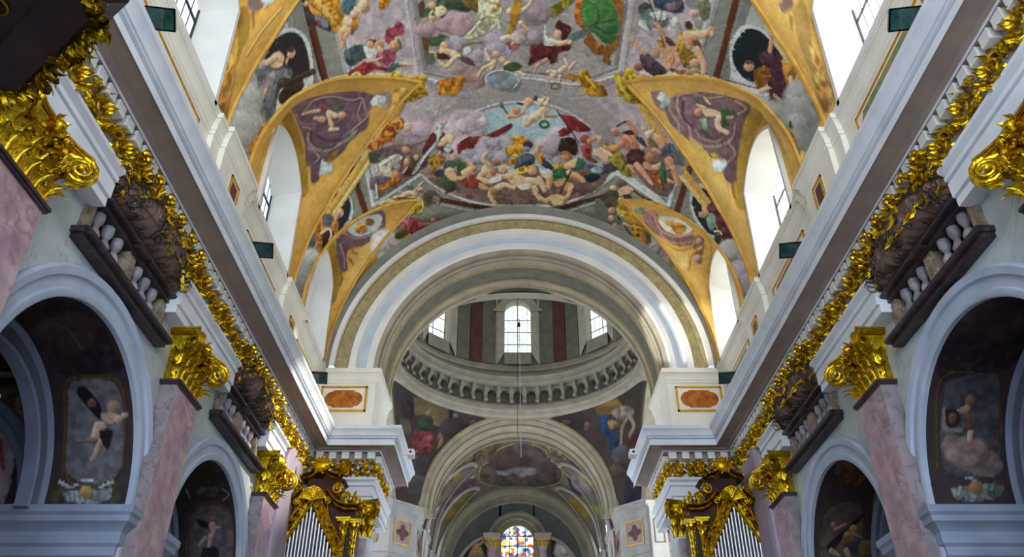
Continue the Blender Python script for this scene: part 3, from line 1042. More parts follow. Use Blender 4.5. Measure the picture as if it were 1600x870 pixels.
CARTOON2 = r'''
# upper centre: saint in pale yellow on clouds, angels
@V 640 0 5.8
P 4A5A3C:36452E 90,100 180,60 300,-20 480,-20 560,80 500,110 380,90 330,160 200,140 110,160 |~.12
P 56403A:6A3A22 80,40 120,0 140,60 110,120 90,160 |
P 3C5A34 150,340 260,310 370,340 330,400 220,420 170,400 |~.14
P 6A3A1C 110,300 160,340 170,460 130,450 |
P 5A6258 130,480 200,470 230,560 160,580 |
C A88A88 200,250 200,130 51
C B4A0A8 400,180 200,120 52
C A8888A 420,240 300,140 53
C A09AA4 430,390 180,120 54
C A89AA2 780,360 260,160 55
C B0A2A8 620,520 220,120 56
C A08A86 500,620 280,120 57
C A2867E 580,720 160,140 58
C A8A0AA 800,460 200,120 59
P 6A5A1E 460,-20 600,-20 620,110 560,90 500,40 |~.1
P C2C296:AEB084 620,-20 780,-20 830,60 830,130 810,160 850,230 860,270 760,260 700,300 620,330 520,360 500,320 560,270 620,200 590,170 620,110 |~.2
S E2E2BC 16,6 640,60 660,150 600,240 530,320
S E2E2BC 12,6 760,140 800,200 820,260
S 8E9060 10,5 700,150 730,220 680,290
S 8E9060 8,4 640,180 700,150 790,160
B A87A4A 765,85 24,22
B B47040 800,45 22,26
B D6A070 205,50 36,34
P D9CE92 235,70 300,50 340,110 270,150 230,130 |~.1
S DDC08C 12,8 210,100 180,140 200,190
B DBA478 205,160 28,24
B D9A870 310,420 34,44
S D9B48A 30,26 300,460 370,470
S DDBE8E 14,8 190,470 240,480
P 4A2420 250,470 330,490 370,530 300,540 240,520 |~.12
B DFB58A 405,490 36,34
S E3C494 22,14 470,500 400,530 350,590 310,590 275,560
P C6CACC 480,440 540,420 560,460 500,500 |
S 7A6A30 7,6 470,500 480,420 560,390 650,380
P 5A4A4A 420,520 520,510 600,590 520,580 |~.1
B DDAA7E 780,490 36,30
S E3C08E 26,20 760,560 740,610
S E3C08E 14,9 720,540 690,480 690,440
S E0B886 16,9 740,580 660,620 620,690
B D9A070 840,540 30,30
B DFB083 890,580 34,30
S E3BE92 22,12 910,640 970,640 1040,680
P 3A4A2A 850,600 940,560 1020,600 940,650 860,640 |~.1
P 7A3A34 860,390 940,370 1000,400 930,450 |~.12
S E0C4A0 24,18 840,350 920,330 1000,350
B D6A88A 940,400 24,20
C 7E8C8E 850,730 240,150 60
S B8C6C4 6,6 700,760 690,700 760,650 850,640 960,680 990,740 940,800
P B08428:96681A 880,300 930,100 960,-20 1010,-20 990,80 950,200 940,310 |~.12
B DDBE96 905,100 30,30
S DDC09A 14,9 960,120 1050,80
C A898A8 1000,270 100,80 61
P B87A1A:9C5C10 250,740 340,710 440,690 520,710 490,770 430,850 380,870 350,850 260,860 270,790 |~.25
P C4981E:A87C10 -40,720 60,700 120,680 160,720 120,760 160,860 -40,880 |~.25
S E2C03C 14,8 0,730 50,760 20,830 
B D2AE30 120,700 38,24
@V 800 0 5.8
P 4C7A3C:3A6A34 640,-20 900,-20 950,100 970,240 930,380 850,400 780,340 740,290 660,240 620,110 |~.10
P 8A4E18:A0601E 600,-20 650,-20 630,60 640,200 700,270 740,340 800,400 880,410 950,350 980,200 940,60 900,-20 990,-20 1010,90 980,300 950,440 890,500 890,580 830,560 820,500 740,490 690,420 650,380 680,300 600,230 560,130 570,60 |~.16
S 2E5A2E 12,6 720,230 780,180 770,60
S 2E5A2E 10,6 760,240 850,290 930,280
S 2E5A2E 9,5 760,200 870,190 940,170
P 8A8222:6E6618 340,70 460,0 560,-20 570,0 470,90 360,160 |~.2
P 4A1E1C:5C2620 390,240 430,170 450,200 530,240 520,310 460,370 430,310 |~.12
P 4A1A1A:5E2622 160,510 180,380 260,360 330,400 420,420 530,400 520,450 420,480 410,550 350,580 330,530 260,540 150,590 |~.16
P C6CEC8 270,330 310,320 350,360 390,410 330,420 290,400 |~.1
S C8CAC6 8,3 300,310 300,240 230,200
B DBA27C 415,310 34,40
S E3B88E 24,14 350,370 430,390 520,370
S DDAA80 14,9 520,390 550,360
S D29A72 18,8 310,540 230,590 200,660
P 56706C:46605E 500,340 600,280 700,250 740,230 700,300 600,350 560,370 |~.12
C 9A8488 230,130 160,160 71
C A09294 170,330 130,140 72
B E3BE8E 80,205 22,20
S DDAA7C 14,8 100,230 150,270
S E0B890 18,10 60,110 140,60 180,-10
P A8781C 0,60 70,20 80,100 20,280 0,300 |~.1
P B05A50 0,400 50,380 60,430 0,450 |
C B8A49A 60,330 90,110 73
S E3BC96 24,20 440,640 490,600
S E3BC96 14,8 500,590 490,560 475,530
S DDAE88 14,8 520,620 550,580 580,560
B DFAE86 370,680 28,24
S E3BC96 13,9 400,650 340,640 310,660
S E3BC96 13,9 430,690 430,740 410,750
S 4A6A50 6,6 350,780 380,750 420,760 430,780 400,805 360,800 350,780
S 6E7A44 8,4 250,660 310,660
P A8741A:8A5610 460,680 520,665 600,690 560,740 500,700 |~.15
P C08C1C:9C6A12 590,720 620,640 680,640 730,730 800,750 860,830 850,870 700,870 640,800 |~.28
S E2B83C 12,6 640,660 700,730 760,800
B BC8C20 645,655 28,30
P D0AC28:B48C18 920,670 970,670 1010,730 1060,740 1060,880 960,860 950,780 1000,750 930,710 |~.25
@V 960 0 5.44
P B49A20:96780E 0,630 60,640 80,690 100,580 160,590 190,650 250,690 230,800 260,870 120,870 30,780 20,710 |~.28
S DCC040 14,7 40,660 60,740 120,820
S DCC040 12,7 130,610 150,690 210,760
S 6E560A 8,4 90,700 120,760 170,840
B C8AA2C 125,605 34,26
P 7C8A7C:5A6A5E 190,150 260,90 340,90 420,110 460,160 440,220 380,240 320,230 300,290 230,240 190,200 |~.16
P BCC4B0 230,170 260,200 320,290 300,300 240,240 200,200 |~.1
P C2C8B8 300,100 420,100 450,150 380,180 330,150 |~.08
P C4CABA 480,170 520,130 540,190 500,230 |~.08
S 7E8C7C 14,8 540,200 560,250
P 2E3E4A:3C5468 330,0 420,-20 560,-20 590,90 520,110 430,90 350,60 |~.12
P 7A5A5A 430,40 560,10 560,60 470,90 |~.2
P 3E4A3E 200,60 260,20 320,60 260,90 210,120 |~.12
L 3A2A20 5 290,-10 360,190
L 3A2A20 5 360,190 415,350
S 2E2622 4,4 400,30 400,120 370,220
B D9A48C 670,110 34,30
P 86868A 600,0 700,-20 720,60 640,70 |
P 6A6E4A 700,20 800,0 810,120 760,180 720,110 |~.1
P A08A7A 680,180 730,170 720,240 690,230 |
P 4A2E2A 600,190 640,180 670,240 610,240 |
S C08A64 22,14 360,200 400,270 440,350
P 5A3020 430,310 480,330 520,380 480,390 440,360 |
P B88A2A:96681A 360,340 400,340 440,390 380,400 |~.2
P D8A078:C68A60 390,420 450,400 540,400 570,470 540,560 480,560 440,600 400,520 |~.05
S C8885C 10,5 470,420 500,480 480,550
B C28A5E 350,455 36,38
P B08A2C:8E6A1C 530,330 570,270 680,240 680,270 590,300 600,390 660,440 700,540 600,580 560,500 530,420 |~.25
S DDA882 44,32 620,300 700,300 780,280
S D9A27C 24,16 780,280 830,240 830,300
S D09268 32,24 630,330 640,400
P 7A4A2E 660,340 720,350 740,420 680,400 |
B D29A72 680,535 42,40
S 9A7830 14,10 630,500 660,480 720,490
S DBA680 30,18 700,420 750,520 760,600 730,660
S C88C62 16,10 610,700 650,660 640,620
P 54404A:423038 220,460 280,450 350,510 440,590 430,630 330,660 260,600 220,530 |~.16
S CC9068 20,12 150,340 200,400 260,460
S D9A27C 12,7 150,350 135,320
B 8A5A44 205,570 40,32
S DDBCA8 26,20 240,620 310,660
S 5A3A2A 12,8 480,590 560,610
P 9A6A28 500,600 580,590 640,610 620,640 540,630 |~.15
S B08A4A 18,12 620,620 700,600 720,620
S EBCB86 18,12 290,700 350,660 450,650 560,650 600,640
S B48A3E 8,6 310,730 400,690 560,690 670,700
# right spandrel figure with lance
@V 1100 0 3.625
P 4E2C38:3C2030 370,340 430,310 460,380 470,480 490,600 430,580 380,560 360,460 370,400 |~.16
P 9A6224:7C4A1A 280,400 340,370 380,400 370,460 320,500 290,480 |~.2
P B07A2A 440,330 500,370 520,430 480,490 450,420 |~.2
P 4C3038 310,310 360,280 390,300 400,360 350,370 320,350 |~.12
B D69E7A 255,375 30,30
B 5A4438 250,352 22,12
S D09470 14,8 375,290 380,240 385,200
L 5A3E2C 3 130,452 490,552
S DBA884 14,9 320,515 370,500
S DDAE8A 12,7 490,440 500,490 530,500
S C69070 10,6 400,540 440,575
P 3C2430 305,560 350,600 360,620 320,600 |
C A8A49A 430,630 120,110 81
C A4A29A 550,540 110,140 82
C 9C9C96 540,690 110,170 83
C 8E8E88 540,800 90,100 84
P 3E3A34 490,680 500,720 480,720 |
P 808680 560,750 640,700 640,800 570,860 |
P BC8230:9A5E1C 400,680 440,720 510,760 520,870 430,870 |~.2
P C89044:B0742C 590,250 620,270 680,400 730,540 700,640 660,680 640,560 600,400 |~.2
S 7A4214 9,4 630,340 640,380
S 8A4E1A 8,3 655,460 670,510 650,560
@V 1060 270 4.58
P 6A363A:542A30 200,250 260,190 300,260 330,310 390,350 400,410 430,460 420,520 380,540 330,490 290,440 270,370 230,300 |~.16
P 86A48E:6E8E7C 210,290 250,290 270,340 250,410 220,400 200,340 |~.1
B D6A07C 175,285 32,38
B 2E201C 150,262 18,16
S D29A78 10,6 250,180 270,195
S E6C6A8 8,6 260,420 290,415 310,440
P 3A2A2E 262,440 300,450 300,500 265,520 |
B D8A684 425,465 14,18
C B8AEA6 400,600 130,160 91
C A8A29E 360,560 90,120 92
C 9E98A0 450,720 90,140 93
C 8E8A90 490,800 80,120 94
P C89C58 340,620 380,650 440,760 470,870 430,870 380,740 |~.1
P BC7E34:A0641E 500,300 540,380 580,520 590,640 560,720 520,560 490,420 |~.2
@V 930 270 5.8
P 6A6E60 0,240 120,230 200,420 160,520 0,490 |~.05
C B9B2A2 590,720 200,200 95
C AAA698 500,660 160,120 96
P C89A34:A87A1E 200,230 250,220 330,240 480,250 600,280 640,320 480,320 380,350 420,440 480,500 540,520 520,560 440,510 360,470 290,440 240,390 200,330 |~.14
S EAD07A 9,8 220,240 200,300 220,370 250,390
S DDB850 10,8 300,250 420,270 540,260 600,290
B E0B080 160,140 30,28
B 6A5444 235,95 50,34
P D9AE84 200,170 260,120 310,130 330,170 270,200 210,210 |
S D9AE84 16,9 300,140 350,160
S 5A3024 9,8 350,160 420,210 500,245
P 3A3A3A 250,200 310,195 330,230 270,235 |
C 4A4234 130,210 130,90 97
C 5E4E3A 150,270 90,80 98
B CA9070 150,340 34,30
S CA9A74 24,20 180,480 210,540
B D0A278 145,410 28,28
S D0A278 16,9 220,550 270,535
L 2A201C 5 200,390 400,665
P C08A24:A06A14 330,480 400,450 430,520 400,580 340,560 |~.3
P B0602A 400,560 450,530 470,600 490,660 430,620 |~.2
P 3E5A48 440,520 500,570 500,640 470,600 |
S CC9068 16,10 260,460 330,490
S A88A5A 20,14 290,580 330,590
B DDB488 520,655 20,14
'''
CARTOON3 = r'''
@V 0 0 1
P 8A6C5E:6E5450 655,268 690,262 730,272 770,262 812,272 850,262 890,268 925,258 950,270 930,298 880,314 812,320 745,314 690,296 |~.12
P 6E5450:7E6458 590,230 640,225 670,245 655,268 600,305 590,300 |~.12
P 7A5E58 980,250 1030,220 1060,250 1045,305 1010,290 |~.1
@V 560 160 5.118
# left lower group of the great fresco
S F0D890 9,5 0,380 60,300 150,210 230,120 295,30
S D9B860 6,4 110,310 130,240 200,170 280,70
P C8782A:A8581A 250,150 320,120 365,140 370,190 310,240 280,300 210,330 120,380 70,350 160,290 190,230 |~.28
S E8A84A 12,6 270,160 330,150 350,190
S 7A3A10 8,4 230,210 290,230 250,300
B DEB890 395,195 30,30
S E6DCD0 8,6 375,175 410,170
P 4A4A44 80,400 180,370 240,380 230,440 150,480 90,480 |~.12
P 6A5A5E:544850 160,450 240,370 330,380 340,420 260,430 190,480 |~.14
P BEBEA4:A6A68C 130,510 200,460 300,415 360,440 310,480 270,520 260,590 190,620 140,590 |~.18
S E0DEC8 12,6 180,500 280,440
B C6926A 378,380 30,28
L 6A5A4A 4 410,350 540,300
P 7A5A54 290,500 350,470 340,530 290,540 |~.15
P 9A9C9A 285,500 330,490 330,540 290,540 |~.1
B CE9A7C 385,475 22,34
B 4E4A38 450,440 38,34
B CE9870 462,440 22,26
P 4A2E28:5C3A30 350,560 400,500 490,470 470,540 430,580 370,590 |~.16
S E0B088 10,7 360,560 390,520
B C98A5C 290,580 34,38
P D07C20:B05E14 160,670 230,630 300,600 330,620 260,670 190,700 |~.28
P 665864 90,610 150,590 240,600 200,640 130,650 100,680 |~.14
P 6E565C 90,600 120,620 130,690 95,690 |~.1
P B4C6BC:9AB0A8 620,200 680,160 690,190 650,260 640,320 600,380 540,440 500,510 450,570 430,570 480,480 540,400 600,340 615,280 |~.16
S DCE8DC 10,5 650,190 635,290 560,400 500,490
S DFB28C 9,6 690,160 700,130
P 5A1E20:6E2A26 540,310 600,240 625,300 560,370 510,420 |~.14
P 4E1C20 650,290 680,230 690,260 660,320 |
P D6BE86 660,290 710,250 760,260 740,330 690,340 640,340 |~.15
B DAB890 690,310 28,26
P 6A2E2A 610,360 690,350 760,380 740,410 660,390 |~.12
P B6C2C0 680,370 720,330 750,370 720,410 |~.1
P A07A2A:82601C 555,440 620,415 690,430 680,490 610,530 580,560 |~.25
P 5A2A3A 500,490 550,470 540,510 510,520 |
B BE8C6C 760,440 32,34
P 3E504E 690,480 740,460 790,490 720,540 680,520 |~.12
P 403A4A:322E3C 600,570 640,540 720,540 760,560 700,600 620,590 |~.12
P 3E4A30:4C5A38 630,600 700,590 790,660 780,690 700,730 690,690 620,650 |~.14
P 6A1E1A:7C2A22 790,340 850,290 921,270 921,350 890,400 850,360 800,420 |~.16
B DDB8A0 855,385 22,26
P 4A5630 780,480 830,430 860,470 840,560 800,600 790,530 |~.12
S E0AC7C 42,30 730,560 760,600
S D9A070 20,12 780,610 850,600 920,570
S DDB07C 22,14 840,560 900,520
P 9C4A2A:7E3420 830,620 921,580 921,680 830,660 |~.2
S D9A86A 14,8 860,460 900,510 921,530
@V 720 140 4.578
# centre: fallen figures, flying putti, banner
P 742824:5E1E1C 0,370 60,340 150,330 260,290 350,245 370,250 350,285 270,330 170,370 90,400 70,460 60,420 0,430 |~.16
L 5A1C1A 4 60,430 100,400
L 8C3A32 5 80,360 300,285
C BFAEB2 60,260 140,110 101
C B2A6B0 200,400 120,100 102
C A8A0AC 260,470 100,80 103
C B6A8B4 640,400 130,130 104
C A8A2AC 110,480 150,100 105
L 6A4A30 6 290,110 350,200
B 5A7A4C 288,105 14,26
S D9A070 16,10 340,190 400,185 450,160
B CE8A5A 395,150 30,26
B DA9C74 485,85 32,30
S DDAA80 16,9 470,110 450,140
B 3A3034 425,100 26,8,.3
B 3A3034 533,62 12,22,.3
S E3C6A0 26,18 560,90 610,70
S DDB48C 14,8 600,60 585,40
S E3C6A0 14,8 610,100 625,65
S E6C09A 34,26 520,200 560,170
B DDAE80 590,150 30,28
S E6C09A 20,11 510,205 465,200 460,250
S DDAE84 18,10 500,210 480,240 460,258
S E0B288 11,7 590,180 600,220
L B07A4A 8 600,190 680,190
S 42603C 9,9 565,245 580,228 610,228 628,250 610,268 575,265 565,245
P D8A42E:BC821A 360,350 400,330 450,335 500,370 440,390 380,380 |~.22
P D8A42E:B87E1A 310,430 350,400 440,390 450,440 400,480 340,470 |~.25
P B06818 310,520 370,500 430,480 410,530 340,540 |~.2
B 3A2A40 480,395 36,26
B 7A8AA0 470,425 26,20
S D9A07C 20,14 460,480 520,460 560,410
B DDA880 560,400 16,16
P 4A5E66:34464E 420,480 470,455 520,470 530,510 470,540 400,570 380,560 |~.14
P 2A3450 430,520 520,510 500,545 430,560 |~.1
P C8842A:A86618 540,480 580,450 600,500 560,530 |~.22
P D8A830:BC8A1C 390,570 460,545 560,550 480,590 400,600 |~.25
P 2C3040:3A3A50 590,490 640,530 665,560 620,570 580,530 |~.1
B DEB088 300,565 34,30
P E6C49A:D2A67C 310,610 360,570 400,600 480,630 540,650 540,690 440,710 360,670 |
S E6C49A 26,16 480,650 560,660 600,720
S DDB48A 22,12 560,640 600,700
S E0BA90 20,12 350,620 290,620 240,600
P D2CEB4 400,690 480,670 520,700 440,720 |~.12
S E3C096 42,34 190,570 200,600
S E0B288 20,12 200,540 160,500 185,450
S E0B288 24,16 170,590 130,620
B A06A48 250,520 30,22
B B07850 230,590 26,24
S E0B288 22,12 130,640 220,660 290,620
P D8D2C0 200,640 280,610 290,650 220,670 |~.12
S E3BE92 24,14 240,720 300,680 380,700
S DDB280 20,12 220,720 210,760 250,820
B 9A7A3A 240,725 34,24
S E0B080 30,20 40,600 90,560
S DDAA78 16,8 90,560 70,530 45,505
P 9A4A32:7C3424 0,650 80,630 150,660 120,700 30,690 |~.2
P C8966A 130,660 200,700 190,720 130,700 |
P C8C4BE 560,560 640,570 660,610 640,640 580,620 |~.12
B D9988A 510,590 30,24
S D8A474 26,16 640,620 630,700
S DDAE7C 22,13 530,710 560,770 620,800
P D8B07A 600,780 660,750 720,750 740,800 680,830 620,820 |
B 8A6040 650,810 30,20
S DDAE7C 20,12 740,800 770,760 790,710
L 2A2620 4 790,580 705,745
P 3E6A48:2E5A3C 660,580 740,560 824,560 780,620 700,650 660,640 |~.12
P C8922E:A87218 650,550 700,520 740,540 730,570 |~.22
P 3A201A:4A2A20 700,400 750,345 810,350 824,400 824,470 760,450 700,440 |~.16
B CC8E60 755,470 36,34
S 9A6A34 10,6 720,460 760,430
S D9A274 30,18 780,540 824,510
P 7A2420:902E28 700,170 760,185 824,200 824,245 770,235 740,230 |~.14
P 7A2420 700,295 760,265 824,270 780,310 720,335 |~.14
L 3A2420 4 688,150 824,350
S D9A074 30,20 720,640 760,700
@V 860 160 5.118
# right: standard bearer, executioner, tumbling figures
P 7A2624:8E3030 80,100 150,115 230,145 325,215 240,235 180,215 120,170 |~.16
P 7A2624 60,230 150,200 190,210 120,260 70,270 |~.14
L 3A2420 4 50,65 230,325
P 2E1C18:402620 65,340 90,290 150,280 200,300 220,360 210,410 150,410 80,400 |~.16
B C98A5A 125,430 40,40
S 9A6A34 10,6 80,410 130,395 150,430
S D9A274 24,15 130,510 190,500 205,460
P 356A48:2A5A3C 220,440 270,460 280,500 230,540 200,530 |~.12
P 356A48:2A5A3C 20,540 100,530 160,550 120,600 40,610 |~.12
P C8922E 20,500 70,480 100,520 40,530 |~.2
P 8E3A34:70281F 240,360 300,320 330,350 330,430 380,480 320,470 270,440 |~.2
B 9A4A3A 275,290 38,34
B C07A58 310,310 22,24
B DDB488 385,295 28,34
B A8864A 355,290 20,22
P E6C8A4:D2AC86 340,370 390,355 440,370 470,400 450,480 420,470 380,430 340,420 |
S E0BA90 20,12 440,390 490,425
P 9A8A34:7E6E24 400,340 460,320 520,350 590,430 640,520 680,590 600,590 540,540 480,520 460,450 500,440 480,380 |~.28
P 4C4650:3A3640 420,500 480,490 540,530 470,560 420,560 |~.12
P 7A9AA0 310,540 370,510 430,550 350,570 |~.15
P 1E2830 270,590 340,565 400,590 350,635 290,630 |~.1
B 3A6A8A 300,505 24,16
S D8A070 26,16 150,560 230,600 270,630
P C89468 20,640 80,610 110,640 60,680 |
P C8986C:DDAE7C 90,670 150,640 190,670 150,710 110,700 |
P D8B880 0,760 60,740 120,770 90,810 20,820 |
S D9A878 18,12 110,770 150,740 150,700
L 22201C 5 165,545 78,720
P D08A62:BE7650 560,290 600,240 650,260 690,310 710,370 640,380 590,370 570,330 |~.06
S E0A27C 14,6 610,270 650,320
S CC885E 26,16 570,330 510,370 440,360
S C8805A 24,15 670,240 650,190 610,150
L 3A2A28 6 530,190 600,150
B B87854 520,240 28,30
B D09470 505,225 16,16
P 3C3030 570,240 640,220 670,250 620,260 |
P 44303A 670,270 730,280 770,350 720,330 |~.1
P 4A2A2C:3A2024 600,430 650,375 740,380 750,440 720,500 660,530 620,480 |~.16
S D89A78 26,14 690,500 750,570 800,640
S D09270 20,12 640,510 670,560
S DDAA88 12,8 800,640 820,655
B D6A278 750,210 26,24
P D2D4CC 750,240 790,220 800,270 770,280 |~.1
S D9A27C 13,8 790,260 830,210 820,180
P 9A6A2A 770,300 810,280 830,340 800,360 |~.2
P 4A6A48 810,290 850,320 850,360 820,350 |~.1
S D9A07C 34,22 860,290 900,350
S D09270 22,16 830,380 880,400
P 5E6A70:4A565E 890,370 930,330 990,340 980,430 920,430 890,410 |~.16
P 70767A:5A6266 960,360 1020,380 1060,440 1050,520 1010,480 |~.14
P D89C74:C4845C 880,480 940,430 980,450 980,520 920,540 880,520 |~.05
S DDA680 26,16 900,500 830,520 770,520
S CC8A60 26,16 990,530 1000,590 1020,660
S D9A880 14,10 940,620 980,640
B B07A50 795,440 36,40
P C89068 740,480 790,480 800,520 750,530 |
P 9A5A28:7A4018 780,560 850,540 890,620 910,700 860,680 820,640 |~.22
S E0A040 8,3 870,620 890,690
P 3E6A40:2E5634 870,550 900,440 920,540 930,650 890,620 |~.12
P 8A8A8C 990,520 1040,500 1060,560 1030,580 |
'''
